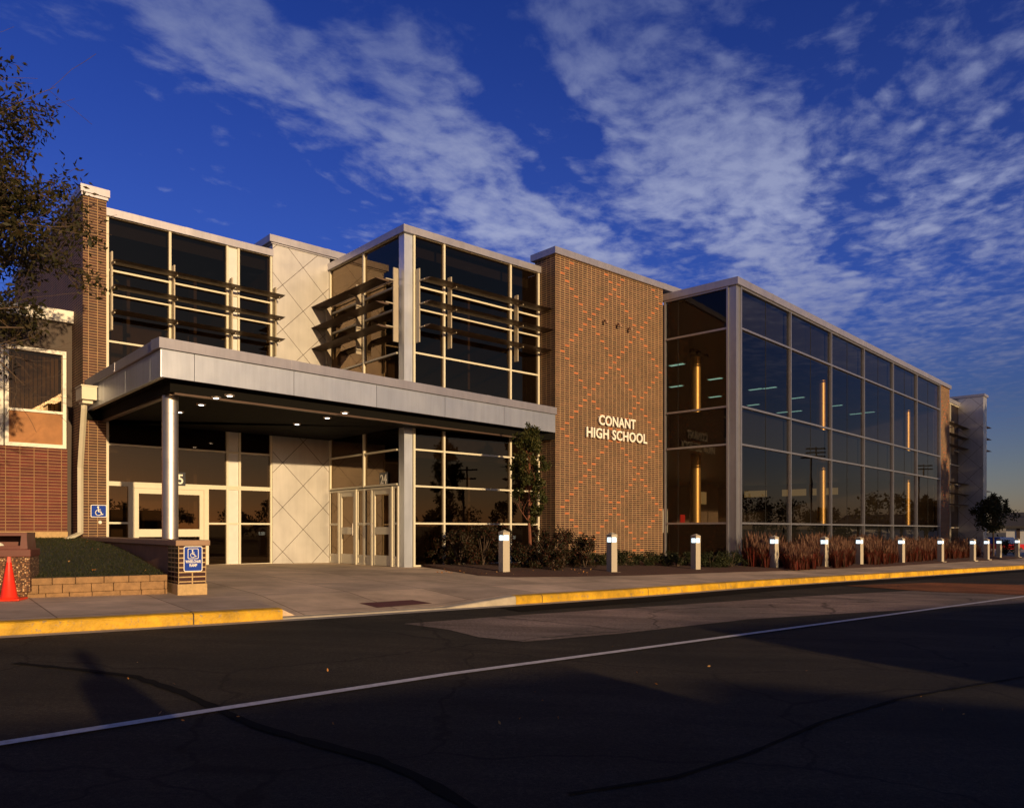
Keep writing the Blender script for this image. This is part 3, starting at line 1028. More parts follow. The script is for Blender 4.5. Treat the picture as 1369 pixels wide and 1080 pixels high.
# -- entrance bay front
sE = [S_R + 0.30, F.s_at(593.2, O_E), F.s_at(682, O_E), S_B - 0.04]
window_wall('upper_window_wall', F, O_E, sE, [U0, U1, U2, U3, U4], school, M_cream, M_glass, toprail=0.012)
window_wall('lower_window_wall', F, O_E, sE, [ZF, T1, T2, T3, T_TOPLOW], school, M_cream, M_glass)
mb = MB()
mb.box(F, S_R, S_R + 0.26, ZF - 0.3, U4, O_E - 0.26, O_E)
mb.box(F, S_R + 0.003, S_R + 0.263, U4 - 1.35, U4 - 1.34, O_E - 0.2, O_E + 0.003)
mb.build('corner_post', M_metal, school)
mb = MB()
cop = [F.P(S_R - 0.08, 0, 0.03), F.P(S_R - 0.08, 0, O_E + 0.10), F.P(S_B, 0, O_E + 0.10), F.P(S_B, 0, O_E - 0.45), F.P(S_R + 0.45, 0, O_E - 0.45), F.P(S_R + 0.45, 0, 0.03)]
mb.poly([(p.x, p.y) for p in cop], U4, Z_COP)
for px in (618,):
    s = F.s_at(px, O_E + 0.1)
    mb.box(F, s - 0.08, s + 0.08, U4 + 0.004, Z_COP + 0.004, O_E + 0.10, O_E + 0.106)
mb.build('parapet_coping', M_coping, school)
# slab edge hidden behind the canopy between the floors
mb = MB()
mb.box(F, 0.0, S_D, T_TOPLOW, U0, -0.10, 0.0)
mb.box(F, S_R + 0.02, S_B, T_TOPLOW, U0, O_E - 0.12, O_E - 0.02)
mb.box(Rw, 0.04, LR - 0.25, T_TOPLOW, U0, -0.12, -0.02)
mb.build('floor_edge', M_bronze, school)

# -- brick feature wall with its lozenge pattern of orange bricks
CW, RH = 0.199, 0.0655
mb = MB()
zb = Z_HIGH - 0.2
mb.box(F, S_B, S_Bend + 0.05, -0.6, zb, O_B - 0.9, O_B)
fc = mb.uv
for i, f in enumerate(mb.f):       # brick courses start at the wall's own left corner
    mb.uv[i] = [(u_ - S_B if i in (0, 1, 4, 5) else u_ - O_B, v_) for u_, v_ in mb.uv[i]]
z_cross = F.z_at(788.6, 628.1, O_B)
row0 = round(z_cross / RH - 0.5)
for c in range(26):
    for r in range(-2, int(zb / RH)):
        k = (r - row0) / 3.0
        if abs(k - round(k)) > 1e-6: continue
        k = round(k)
        if (c - 7 - k) % 12 == 0 or (c - 7 + k) % 12 == 0:
            if not 1 <= c <= 25: continue
            a_ = S_B + c * CW
            mb.box(F, a_ + 0.005, a_ + CW - 0.005, r * RH + 0.005, (r + 1) * RH - 0.005, O_B - 0.01, O_B + 0.002, 1)
bw = mb.build('brick_wall', [M_brick, M_accent], school)
mb = MB()
mb.box(F, S_B - 0.10, S_Bend + 1.2, zb, Z_HIGH, O_B - 1.0, O_B + 0.09)
for px in (816, 889):
    s = F.s_at(px, O_B + 0.09)
    mb.box(F, s - 0.09, s + 0.09, zb + 0.004, Z_HIGH + 0.004, O_B + 0.09, O_B + 0.096)
mb.build('parapet_coping', M_coping, bw)

# -- glass wing
GT = [EYE - 1.9, EYE + 0.25, EYE + 2.81, EYE + 4.04, EYE + 6.58, EYE + 7.93]
Z_GC = EYE + 8.16
sG = [0.26 + 0.02] + [G.s_at(px) for px in (1056, 1110.5, 1154.4, 1193.3, 1225.2)] + [S_Gend - 0.05]
for i in range(6):
    a_, b_ = sG[i], sG[i + 1]
    mb = MB()
    w = 0.06
    mb.box(G, a_ - (w if i == 0 else 0) / 2, a_ + w / 2, GT[0], GT[-1], -0.06, 0.05)
    mb.box(G, b_ - w / 2, b_ - (0.002 if i < 5 else -w / 2), GT[0], GT[-1], -0.06, 0.05)
    for z in GT[1:]:
        mb.box(G, a_ + w / 2, b_ - w / 2, z - (0.03 if z < GT[-1] else 0.06), z + (0.03 if z < GT[-1] else 0), -0.06, 0.035)
    m_ = (a_ + b_) / 2
    mb.box(G, m_ - 0.008, m_ + 0.008, GT[0], GT[-1] - 0.06, -0.036, -0.022, 1)
    wo_ = mb.build('curtain_window', [M_grey, M_gasket], school)
    p = MB()
    for z0_, z1_ in zip(GT, GT[1:]):
        p.face([G.P(a_ + 0.02, z0_, -0.03), G.P(b_ - 0.02, z0_, -0.03), G.P(b_ - 0.02, z1_, -0.03), G.P(a_ + 0.02, z1_, -0.03)])
    p.build('pane', M_glassg, wo_)
    for k in (0, 2, 4):
        q = MB()
        q.box(G, a_ + 0.04, b_ - 0.04, GT[k] + 0.02, GT[k + 1] - 0.02, -0.30, -0.24)
        q.build('spandrel_panel', M_gasket, wo_)
Gr = Frame(tuple(G.P(0, 0, -G_RET))[:2], G.n)      # its short return, s runs outwards to the corner
mb = MB()
for s_ in (0.10, G_RET - 0.29):
    mb.box(Gr, s_ - 0.03, s_ + 0.03, GT[0], GT[-1], -0.06, 0.05)
for z in GT[1:]:
    mb.box(Gr, 0.13, G_RET - 0.32, z - (0.03 if z < GT[-1] else 0.06), z + (0.03 if z < GT[-1] else 0), -0.06, 0.035)
sm = Gr.s_at(906)
mb.box(Gr, sm - 0.008, sm + 0.008, GT[0], GT[-1] - 0.06, -0.036, -0.022, 1)
wo_ = mb.build('curtain_window', [M_grey, M_gasket], school)
p = MB()
for z0_, z1_ in zip(GT, GT[1:]):
    p.face([Gr.P(0.1, z0_, -0.03), Gr.P(G_RET - 0.3, z0_, -0.03), Gr.P(G_RET - 0.3, z1_, -0.03), Gr.P(0.1, z1_, -0.03)])
p.build('pane', M_glassr, wo_)
for z0_, z1_ in ((GT[2], GT[3]), (GT[4], GT[5]), (GT[0], GT[1])):
    q = MB()
    q.box(Gr, 0.12, G_RET - 0.34, z0_ + 0.02, z1_ - 0.02, -0.30, -0.24)
    q.build('spandrel_panel', M_gasket, wo_)
mb = MB()
mb.box(G, 0.0, 0.245, GT[0], GT[-1], -0.25, 0.0)
mb.box(G, -0.002, 0.247, GT[-1] - 0.33, GT[-1] - 0.322, -0.2, 0.002)
mb.build('corner_post', M_grey, school)
mb = MB()
cp = [G.P(-0.08, 0, 0.10), G.P(S_Gend + 0.05, 0, 0.10), G.P(S_Gend + 0.05, 0, -0.5), G.P(0.5, 0, -0.5), G.P(0.5, 0, -G_RET - 0.03), G.P(-0.08, 0, -G_RET - 0.03)]
mb.poly([(p.x, p.y) for p in cp], GT[-1], Z_GC)
for s_ in (2.5, 5.6, 8.7, 11.8, 14.9, 18.0, 21.1):
    mb.box(G, s_ - 0.07, s_ + 0.07, GT[-1] + 0.003, Z_GC + 0.003, 0.10, 0.105)
mb.build('parapet_coping', M_coping, school)
# inside the glass wing
mb = MB()
mb.box(G, 0.4, S_Gend, GT[2] + 0.05, GT[3] - 0.05, -14, -0.35)
mb.box(G, 0.4, S_Gend, -0.6, 0.10, -14, -0.35)
mb.build('interior_floor', M_floor, school)
mb = MB()
mb.box(G, 0.4, S_Gend, GT[4] + 0.06, GT[5] - 0.1, -14, -0.35)
mb.build('interior_ceiling', M_ceil, school)
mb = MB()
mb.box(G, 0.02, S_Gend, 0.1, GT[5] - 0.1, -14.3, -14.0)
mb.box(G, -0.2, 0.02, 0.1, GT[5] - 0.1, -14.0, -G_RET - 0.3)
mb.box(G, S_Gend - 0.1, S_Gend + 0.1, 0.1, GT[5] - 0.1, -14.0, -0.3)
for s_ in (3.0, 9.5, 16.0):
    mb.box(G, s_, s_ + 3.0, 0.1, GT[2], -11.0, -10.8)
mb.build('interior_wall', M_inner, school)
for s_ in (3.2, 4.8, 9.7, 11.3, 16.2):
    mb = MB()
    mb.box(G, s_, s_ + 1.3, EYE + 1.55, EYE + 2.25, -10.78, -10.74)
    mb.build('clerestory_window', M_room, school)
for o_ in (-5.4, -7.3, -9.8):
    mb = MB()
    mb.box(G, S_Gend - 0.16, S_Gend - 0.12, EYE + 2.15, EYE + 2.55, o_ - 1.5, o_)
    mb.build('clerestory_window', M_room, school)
for s_, z_, w_, h_ in ((14.6, EYE + 0.35, 0.5, 0.55), (10.2, EYE + 0.4, 0.7, 0.9), (12.4, EYE - 0.1, 0.9, 1.3)):
    mb = MB()
    mb.box(G, s_, s_ + w_, z_, z_ + h_, -10.78, -10.74)
    mb.build('notice_board', M_red if w_ < 0.6 else M_whitepanel, school)
for px, dep in ((930, 3.0), (1098, 1.3), (1212, 1.2)):
    s_ = G.s_at(px, -dep)
    for z0_, z1_ in ((0.1, GT[2] + 0.05), (GT[3] - 0.05, GT[4] - 0.1)):
        mb = MB()
        mb.tube([G.P(s_, z0_, -dep), G.P(s_, z1_ * 0.5 + z0_ * 0.5, -dep), G.P(s_, z1_, -dep)], 0.19, 24)
        mb.build('interior_column', M_gold, school, smooth=True)

# -- far end: brick pier, recessed glazing, projecting panel wall
mb = MB()
mb.box(G, S_Gend + 0.05, S_Gend + 1.95, -1.5, Z_GC - 0.2, -4.0, 0.0)
for c in range(9):
    for r in range(0, 140):
        k = (r - 12) / 3.0
        if abs(k - round(k)) > 1e-6: continue
        k = round(k)
        if (c - 4 - k) % 12 == 0 or (c - 4 + k) % 12 == 0:
            a_ = S_Gend + 0.07 + c * CW
            mb.box(G, a_ + 0.005, a_ + CW - 0.005, r * RH, (r + 1) * RH, -0.01, 0.002, 1)
fp = mb.build('brick_pier', [M_brick, M_accent], school)
mb = MB()
mb.box(G, S_Gend + 0.055, S_Gend + 2.02, Z_GC - 0.2, Z_GC - 0.003, -4.1, 0.09)
mb.build('parapet_coping', M_coping, fp)
o_rec = -1.05
s0_, s1_ = S_Gend + 1.95, G.s_at(1290.5, o_rec)
window_wall('far_window_wall', G, o_rec, [s0_ + 0.04, (s0_ + s1_) / 2 + 0.4, s1_ - 0.05], [-1.5, EYE + 0.2, EYE + 1.6, EYE + 2.9, EYE + 4.1, EYE + 5.0, EYE + 5.9, EYE + 6.6, EYE + 7.85], school, M_cream, M_glass)
mb = MB()
mb.box(G, s0_, s1_, EYE + 7.85, EYE + 8.09, o_rec - 0.3, o_rec + 0.1)
mb.build('parapet_coping', M_coping, school)
mb = MB()
s2_ = G.s_at(1314.6, 0.33)
mb.box(G, s1_, s2_ + 0.0, -1.5, Z_HIGH - 0.15, o_rec - 3, o_rec + 0.02)
mb.box(G, s2_, s2_ + 0.9, -1.5, Z_HIGH - 0.15, o_rec - 3, 0.33)
fw = mb.build('panel_wall', M_diamond, school)
mb = MB()
mb.box(G, s1_ - 0.1, s2_ + 0.0, Z_HIGH - 0.15, Z_HIGH - 0.01, o_rec - 3, o_rec + 0.1)
mb.box(G, s2_ - 0.06, s2_ + 0.98, Z_HIGH - 0.15, Z_HIGH, o_rec - 3, 0.41)
mb.build('parapet_coping', M_coping, fw)

# -- interior of the entrance part, and the flat roof that closes the building
mb = MB()
mb.box(F, 0.0, S_D, ZF + 2.95, U0 + 0.1, -6, -0.12)
mb.box(F, S_R + 0.15, S_B + 4.6, ZF + 2.95, U0 + 0.1, -4, O_E - 0.14)
mb.box(F, -0.5, S_B + 4.6, ZF - 0.4, ZF - 0.01, -6, -0.02)
mb.box(F, S_R + 0.05, S_B + 4.6, ZF - 0.4, ZF - 0.01, -0.01, O_E - 0.02)
mb.build('interior_floor', M_floor, school)
mb = MB()
mb.box(F, 0.0, S_R, ZF, U4, -6.2, -6.0)
mb.box(F, S_R, S_B + 4.6, ZF, U4, -4.2, -4.0)
mb.box(F, S_R - 0.02, S_R + 0.1, ZF, U4, -4.0, -0.1)
mb.box(F, S_B + 0.01, S_B + 0.2, ZF, U4, -4.0, O_E - 0.1)
mb.box(F, S_D - 0.1, S_D, ZF, U4, -6.0, -0.1)
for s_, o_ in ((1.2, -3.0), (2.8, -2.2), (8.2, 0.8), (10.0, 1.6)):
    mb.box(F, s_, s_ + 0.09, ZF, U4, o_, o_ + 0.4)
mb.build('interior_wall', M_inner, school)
mb = MB()
mb.box(F, 0.0, S_D - 0.1, U4 - 0.35, U4 + 0.05, -9, -0.26)
mb.box(F, S_R + 0.5, S_B - 0.02, U4 - 0.35, U4 + 0.05, -9, O_E - 0.46)
rf = [F.P(S_R, 0, -4), F.P(S_B + 4.6, 0, -4), F.P(S_B + 4.6, 0, -9), F.P(S_R, 0, -9)]
mb.box(G, 0.5, S_Gend + 0.0, GT[-1] - 0.08, GT[-1] + 0.05, -14.3, -0.52)
mb.build('flat_roof', M_shingle, school)


# -- sun shades
def blade(mb, fr, s0, s1, z, o0, dep):
    prof = [(0.0, 0.0), (0.05, 0.026), (0.55, 0.030), (1.0, 0.004), (0.55, -0.018), (0.05, -0.020)]
    ring = lambda s: [fr.P(s, z + h, o0 + t * dep) for t, h in prof]
    a_, b_ = ring(s0), ring(s1)
    for k in range(6):
        mb.face([a_[k], b_[k], b_[(k + 1) % 6], a_[(k + 1) % 6]])
    mb.face(a_[::-1]); mb.face(b_)


def sun_shade(fr, o, s0, s1, posts, zs, flip=1, dep=0.42):
    mb = MB()
    mb.box(fr, min(posts), max(posts), max(zs) + 0.05, max(zs) + 0.08, o + 0.045, o + 0.06)
    f = mb.build('sun_shade', M_bronze, school)
    for s in posts:
        mb = MB()
        mb.box(fr, s - 0.018, s + 0.018, min(zs) - 0.42, max(zs) + 0.30, o + 0.062, o + 0.22)
        for z in zs:
            mb.box(fr, s - 0.012, s + 0.012, z - 0.05, z - 0.02, o + 0.22, o + 0.45)
        mb.build('shade_post', M_post, f)
    for z in zs:
        b_ = MB()
        blade(b_, fr, s0, s1, z, o + 0.20, dep)
        b_.build('shade_blade', M_bronze, f)
    return f


ZSH = [EYE + 6.68, EYE + 6.06, EYE + 5.44]
sun_shade(F, 0.0, 0.08, S_D + 0.12, [0.10, F.s_at(228.5) + 0.02, F.s_at(304) + 0.05, S_D + 0.02], ZSH)
sun_shade(F, O_E, S_R + 0.42, S_B + 0.35, [S_R + 0.34, F.s_at(596, O_E) + 0.03, F.s_at(685, O_E) + 0.03, S_B + 0.02], ZSH)
sun_shade(Rw, 0.0, 0.03, O_E - 0.42, [0.20, Rw.s_at(487) - 0.08, O_E - 0.2], ZSH)
sun_shade(G, o_rec, s0_ + 0.05, s1_ + 0.55, [(s0_ + s1_) / 2 + 0.4, s1_ + 0.1], [EYE + 6.4, EYE + 5.75, EYE + 5.1])
sun_shade(G, o_rec, s0_ + 0.05, s1_ + 0.55, [(s0_ + s1_) / 2 + 0.4, s1_ + 0.1], [EYE + 2.9, EYE + 2.25, EYE + 1.6])
for zs_ in ([EYE + 6.6, EYE + 5.85, EYE + 5.1], [EYE + 2.5, EYE + 1.75]):
    mb = MB()
    fr_ = Frame(tuple(G.P(s2_ + 0.9, 0, 0.33))[:2], (-G.n[0], -G.n[1]))
    mb.box(fr_, 0.12, 0.20, min(zs_) - 0.3, max(zs_) + 0.3, 0.05, 0.25)
    f_ = mb.build('sun_shade', M_cream, school)
    for z in zs_:
        b_ = MB()
        blade(b_, fr_, 0.05, 3.2, z, 0.22, 1.5)
        b_.build('shade_blade', M_bronze, f_)

# ------------------------------------------------------------------ lettering and numbers
def text_mesh(body, size, ext, bold=0.0, align='LEFT', spacing=1.0):
    cu = bpy.data.curves.new('txt', 'FONT')
    cu.body = body
    cu.size = size
    cu.extrude = ext
    cu.offset = bold
    cu.align_x = align
    cu.space_character = spacing
    cu.resolution_u = 4
    ob = bpy.data.objects.new('txt', cu)
    COL.objects.link(ob)
    bpy.context.view_layer.update()
    me = bpy.data.meshes.new_from_object(ob.evaluated_get(bpy.context.evaluated_depsgraph_get()))
    bpy.data.objects.remove(ob)
    bpy.data.curves.remove(cu)
    return me


def islands(me):
    bm = bmesh.new(); bm.from_mesh(me)
    bmesh.ops.remove_doubles(bm, verts=bm.verts[:], dist=1e-6)
    bm.verts.ensure_lookup_table()
    seen, out = set(), []
    for v in bm.verts:
        if v in seen: continue
        st, grp = [v], set([v])
        while st:
            x = st.pop()
            for e in x.link_edges:
                y = e.other_vert(x)
                if y not in grp: grp.add(y); st.append(y)
        seen |= grp
        fs = set(f for q in grp for f in q.link_faces)
        out.append([[tuple(q.co) for q in f.verts] for f in fs])
    bm.free()
    return out


def text_faces(me):
    return [[tuple(me.vertices[i].co) for i in p.vertices] for p in me.polygons]


def place_text(mb, faces, fr, s, z, o, mat=0, sx=1.0):
    for f in faces:
        mb.face([fr.P(s + x * sx, z + y, o + zz) for x, y, zz in f], mat)


pL = F.P(F.s_at(820, O_B), F.z_at(820, 590, O_B), O_B)
letters = thing('sign_lettering', pL, 'raised cream capital letters spelling CONANT HIGH SCHOOL on the patterned brick wall', 'sign')
for word, px0, px1, pyb in (('CONANT', 798.4, 847.3, 567.5), ('HIGH SCHOOL', 781.8, 862.6, 583.6)):
    me = text_mesh(word, 0.435, 0.022, 0.010, spacing=1.06)
    xs_ = [v.co.x for v in me.vertices]
    w = max(xs_) - min(xs_)
    a_, b_ = F.s_at(px0, O_B), F.s_at(px1, O_B)
    sx = (b_ - a_) / w
    zb_ = F.z_at(px0, pyb, O_B)
    for isl in islands(me):
        q = MB()
        place_text(q, isl, F, a_ - min(xs_) * sx, zb_, O_B + 0.065, 0, sx)
        # two short stand-off studs behind each letter
        cxs = [x for f in isl for x, y, zz in f]
        cys = [y for f in isl for x, y, zz in f]
        for yy in (0.08, 0.24):
            s_ = a_ - min(xs_) * sx + (min(cxs) + 0.03) * sx
            q.box(F, s_ - 0.008, s_ + 0.008, zb_ + yy - 0.008, zb_ + yy + 0.008, O_B + 0.004, O_B + 0.045)
        q.build('letter', M_white, letters)
for txt, px, py, fr_, o_, lab in (('25', 237, 646.5, F, 0.03, 'white door number 25 on a dark plate above the left double doors'),
                                  ('24', 513, 646.5, Rw, 0.02, 'white door number 24 on a dark plate above the doors beside the metal wall')):
    s_ = fr_.s_at(px, o_)
    z_ = fr_.z_at(px, py, o_)
    nb = thing('door_number', fr_.P(s_, z_, o_), lab, 'number sign', 'door numbers')
    me = text_mesh(txt, 0.36, 0.003, 0.006, 'CENTER')
    q = MB()
    dirn = 1 if fr_ is F else -1
    for f in text_faces(me):
        q.face([fr_.P(s_ + x * 0.9, z_ + y, o_ + 0.012 + zz) for x, y, zz in f])
    q.build('numerals', M_white, nb)
    q = MB()
    q.box(fr_, s_ - 0.21, s_ + 0.21, z_ - 0.05, z_ + 0.31, o_ - 0.002, o_ + 0.006)
    q.build('number_plate', M_navy, nb)

# floodlight stubs high on the brick wall
for px, py, lab in ((809, 430, 'small wall floodlight on the brick, left one of the three above the lettering'),
                    (827, 435, 'small wall floodlight on the brick, middle one of the three above the lettering'),
                    (842, 440, 'small wall floodlight on the brick, right one of the three above the lettering')):
    s_, z_ = F.s_at(px, O_B + 0.1), F.z_at(px, py, O_B + 0.1)
    fl = thing('wall_floodlight', F.P(s_, z_, O_B), lab, 'wall light', 'floodlights on the brick wall')
    q = MB()
    q.tube([F.P(s_, z_ + 0.03, O_B + 0.003), F.P(s_, z_ + 0.03, O_B + 0.05)], 0.04, 14)
    q.build('base_plate', M_cap, fl, smooth=True)
    q = MB()
    q.tube([F.P(s_, z_ + 0.03, O_B + 0.05), F.P(s_, z_ + 0.05, O_B + 0.12), F.P(s_, z_ - 0.01, O_B + 0.18), F.P(s_, z_ - 0.06, O_B + 0.17)], [0.022, 0.032, 0.042, 0.05], 14)
    q.build('lamp_head', M_cap, fl, smooth=True)

# ------------------------------------------------------------------ entrance canopy
can = thing('entrance_canopy', Cn.P(0.6, ZF, -0.6), 'flat silver metal entrance canopy on a round steel column with black underside', 'canopy')
CB, CM, CT = EYE + 2.951, EYE + 3.48, EYE + 3.695
CsL = math.hypot(Cs_end[0] - Cn.O[0], Cs_end[1] - Cn.O[1])
Csf = Frame(Cs_end, (Cn.O[0] - Cs_end[0], Cn.O[1] - Cs_end[1]))      # side edge, s runs to the front corner
joints = [0.02] + [Cn.s_at(px) for px in (260, 393, 503.5, 595, 674)] + [C_LEN - 0.01]
mb = MB()
for a_, b_ in zip(joints, joints[1:]):
    mb.box(Cn, a_ + 0.006, b_ - 0.006, CB, CM, -0.06, 0.0)
js = [0.02] + [Csf.s_at(px) for px in (138, 167.5, 200.7)] + [CsL - 0.02]
for a_, b_ in zip(js, js[1:]):
    mb.box(Csf, a_ + 0.006, b_ - 0.006, CB, CM, -0.06, 0.0)
mb.build('fascia_panels', M_metal, can)
mb = MB()
mb.box(Cn, 0.03, C_LEN, CB + 0.01, CM, -0.12, -0.062)
mb.box(Csf, 0.0, CsL - 0.03, CB + 0.01, CM, -0.12, -0.062)
mb.build('fascia_backing', M_cream, can)
mb = MB()
mb.box(Cn, -0.05, C_LEN, CM + 0.012, CT, -0.35, 0.05)
mb.box(Csf, 0.0, CsL - 0.30, CM + 0.012, CT - 0.002, -0.35, 0.05)
for px in (393, 534, 652):
    s_ = Cn.s_at(px)
    mb.box(Cn, s_ - 0.09, s_ + 0.09, CM + 0.016, CT + 0.004, 0.05, 0.055)
s_ = Csf.s_at(155)
mb.box(Csf, s_ - 0.09, s_ + 0.09, CM + 0.016, CT + 0.004, 0.05, 0.055)
mb.build('coping', M_coping, can)
inner = [F.P(S_B - 0.02, 0, O_B - 0.01), F.P(S_B - 0.02, 0, O_E + 0.04), F.P(S_R - 0.04, 0, O_E + 0.04), F.P(S_R - 0.04, 0, 0.06), F.P(0.02, 0, 0.06), F.P(-0.0, 0, 0.14), F.P(-0.55, 0, 0.14)]


def canopy_poly(inset):
    a_ = [Cn.P(inset, 0, -inset), Cn.P(C_LEN - 0.25, 0, -inset)]
    b_ = [Csf.P(0.5, 0, -inset)]
    return [(p.x, p.y) for p in a_ + inner + b_]


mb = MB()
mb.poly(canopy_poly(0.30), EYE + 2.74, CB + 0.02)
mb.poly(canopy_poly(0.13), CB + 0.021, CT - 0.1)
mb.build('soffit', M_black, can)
mb = MB()
mb.box(Cn, 0.4, C_LEN - 0.3, EYE + 2.70, EYE + 2.74, -0.42, -0.32)
mb.box(Csf, 0.6, CsL - 0.5, EYE + 2.70, EYE + 2.74, -0.42, -0.32)
mb.build('soffit_trim', M_bronze, can)
# column
kx = (227.5 - CX) / FPX
cy = 15.75
ccx = kx * cy
q = MB()
zc = [0.3, EYE + 0.38, EYE + 0.385, EYE + 1.42, EYE + 1.425, EYE + 2.30, EYE + 2.305, EYE + 2.80]
for a_, b_ in ((0.3, EYE + 0.30), (EYE + 0.31, EYE + 1.37), (EYE + 1.38, EYE + 2.36), (EYE + 2.37, EYE + 2.90)):
    q.tube([(ccx, cy, a_), (ccx, cy, b_)], 0.155, 36)
q.tube([(ccx, cy, 0.3), (ccx, cy, EYE + 2.9)], 0.147, 24)
q.build('column', M_steel, can, smooth=True)
q = MB()
q.tube([(ccx, cy, EYE + 2.9), (ccx, cy, CB + 0.2)], 0.05, 12)
q.build('column_stub', M_bronze, can, smooth=True)
# scupper box and downspout
q = MB()
s_ = Csf.s_at(120, 0.1)
q.box(Csf, s_ - 0.26, s_ + 0.32, EYE + 3.08, EYE + 3.38, 0.02, 0.34)
q.box(Csf, s_ - 0.28, s_ + 0.34, EYE + 3.38, EYE + 3.41, 0.005, 0.36)
q.box(Csf, s_ - 0.15, s_ + 0.2, EYE + 3.0, EYE + 3.08, 0.08, 0.30)
q.build('scupper_box', M_cream, can)
q = MB()
pA = Csf.P(s_ + 0.0, EYE + 3.02, 0.22)
fb = F.P(-0.62, 0, 0.28)


def square_pipe(mb, pts, r):
    mb.tube(pts, r, 4)


zA = F.z_at(107, 622, 0.25)
kk = (107.5 - CX) / FPX
Yp = fb.y
pB = Vector((kk * Yp, Yp, EYE + (HY - 625) * Yp / FPX))
pC = Vector((kk * Yp, Yp, EYE + (HY - 712) * Yp / FPX))
pD = Vector(((89 - CX) / FPX * (Yp - 0.45), Yp - 0.45, EYE + (HY - 721) * (Yp - 0.45) / FPX))
square_pipe(q, [pA, pA + Vector((0, 0, -0.12)), pB, pC, pD], 0.066)
q.build('downspout', M_cream, can)

# recessed downlights
spots = [(397, 567), (437.5, 558.6), (461, 552), (240, 551), (269, 541), (289, 532), (307, 529)]
proto = None
labels = ['lit recessed downlight in the black soffit before the metal panel wall', 'lit recessed downlight in the soffit, right of the one before the panel wall',
          'lit recessed downlight near the canopy front edge, rightmost of the row', 'lit recessed downlight in the soffit just right of the steel column',
          'lit recessed downlight in the soffit, second from the steel column', 'lit recessed downlight in the soffit, third from the steel column',
          'lit recessed downlight in the soffit, close to the front edge above the doors', 'lit recessed downlight in the soffit above the door numbered 24',
          'lit recessed downlight in the soffit left of the steel column', 'lit recessed downlight in the soffit by the tall pane left of the metal wall']
ZS = EYE + 2.74
for (px, py), lab in zip(spots, labels):
    Y = (ZS - 0.02 - EYE) * FPX / (HY - py)
    x = (px - CX) / FPX * Y
    s_, o_ = F.local(x, Y)
    if py in (579, 573, 584):       # keep these clear of the glass
        o_ = max(o_, 0.5) if s_ < S_R else O_E + 0.5
        if py == 579: s_, o_ = S_R - 0.6, 3.2
        pp = F.P(s_, 0, o_)
        x, Y = pp.x, pp.y
    if proto is None:
        proto = thing('downlight', (x, Y, ZS), lab, 'ceiling light', 'downlights in the canopy soffit')
        q = MB()
        q.tube([(x, Y, ZS + 0.0), (x, Y, ZS - 0.028)], [0.10, 0.09], 20)
        q.build('trim_ring', M_steel, proto, smooth=True)
        q = MB()
        q.tube([(x, Y, ZS - 0.029), (x, Y, ZS - 0.034)], [0.055, 0.05], 16)
        q.build('lens', M_down, proto)
        o = proto
    else:
        o = copy_tree(proto)
        o.location = (x, Y, ZS)
        o['label'] = lab

# fluorescent fixtures inside the glass wing
cl = None
cs = [(1010, 519), (1029, 517), (1007, 540), (1066.5, 530.5), (1064, 548.5), (1118, 541), (1140, 564.5), (1161, 550), (1182, 560), (1197, 558.5), (956, 505), (956, 529), (905, 486), (904, 515), (1046, 550), (1144, 552)]
ZCL = GT[4] + 0.06
pos_words = ['upper left', 'upper right of the corner bay', 'lower left of the corner bay', 'upper of the second bay', 'lower of the second bay', 'upper of the third bay', 'lower of the third bay',
             'brightest of the fourth bay', 'right of the fourth bay', 'of the fifth bay']
for i, (px, py) in enumerate(cs):
    Y = (ZCL - EYE) * FPX / (HY - py)
    x = (px - CX) / FPX * Y
    s_, o_ = G.local(x, Y)
    if o_ > -1.0 or o_ < -13.5 or s_ < 0.8 and o_ > -G_RET - 1: continue
    side = 'behind the narrow return glass left of the grey corner post' if px < 985 else 'behind the long glass front'
    lab = 'lit fluorescent ceiling fixture ' + side + (', number %d from its left end' % (i + 1) if False else '')
    p = G.P(s_, ZCL, o_)
    if cl is None:
        cl = thing('fluorescent_light', p, lab, 'ceiling light', 'fluorescent fixtures in the glass wing')
        q = MB()
        q.box(G, s_ - 0.13, s_ + 0.13, ZCL - 0.05, ZCL - 0.002, o_ - 0.34, o_ + 0.34)
        q.build('housing', M_white, cl)
        q = MB()
        q.box(G, s_ - 0.10, s_ + 0.10, ZCL - 0.062, ZCL - 0.052, o_ - 0.31, o_ + 0.31)
        q.build('diffuser', M_tube, cl)
        o = cl
    else:
        o = copy_tree(cl)
        o.location = p
    o['label'] = lab

# ------------------------------------------------------------------ low brick building at the far left
W = Frame((-11.20, 19.83), (1.126, 1.0))
low = thing('low_brick_building', W.P(-1.0, 0.4, 0.0), 'low dark red brick building with a white framed window at the left edge', 'building')
zt = EYE + 5.28
q = MB()
zbk = W.z_at(60, 599, 0)
q.box(W, -6.0, W.s_at(90), EYE - 0.02, zbk, -5.0, 0.0)
q.build('brick_wall', M_redbrick, low)
q = MB()
q.box(W, -6.0, W.s_at(90), -0.6, EYE - 0.02, -5.0, 0.05)
q.build('foundation', M_tanstone, low)
q = MB()
q.box(W, W.s_at(90) + 0.002, 0.10, -0.6, zt, -5.0, -0.06)
q.box(W, -6.0, W.s_at(90), W.z_at(87, 474) + 0.08, zt, -5.0, -0.02)
q.box(W, -6.0, W.s_at(90), zbk, W.z_at(87, 474) + 0.08, -5.0, -0.5)
q.build('dark_cladding', M_clad, low)
q = MB()
q.box(W, -6.0, 0.10, zt, zt + 0.30, -5.0, 0.10)
q.build('roof_edge', M_white, low)
zw0, zw1 = zbk + 0.01, W.z_at(87, 474) + 0.06
sw0, sw1 = W.s_at(-60), W.s_at(88)
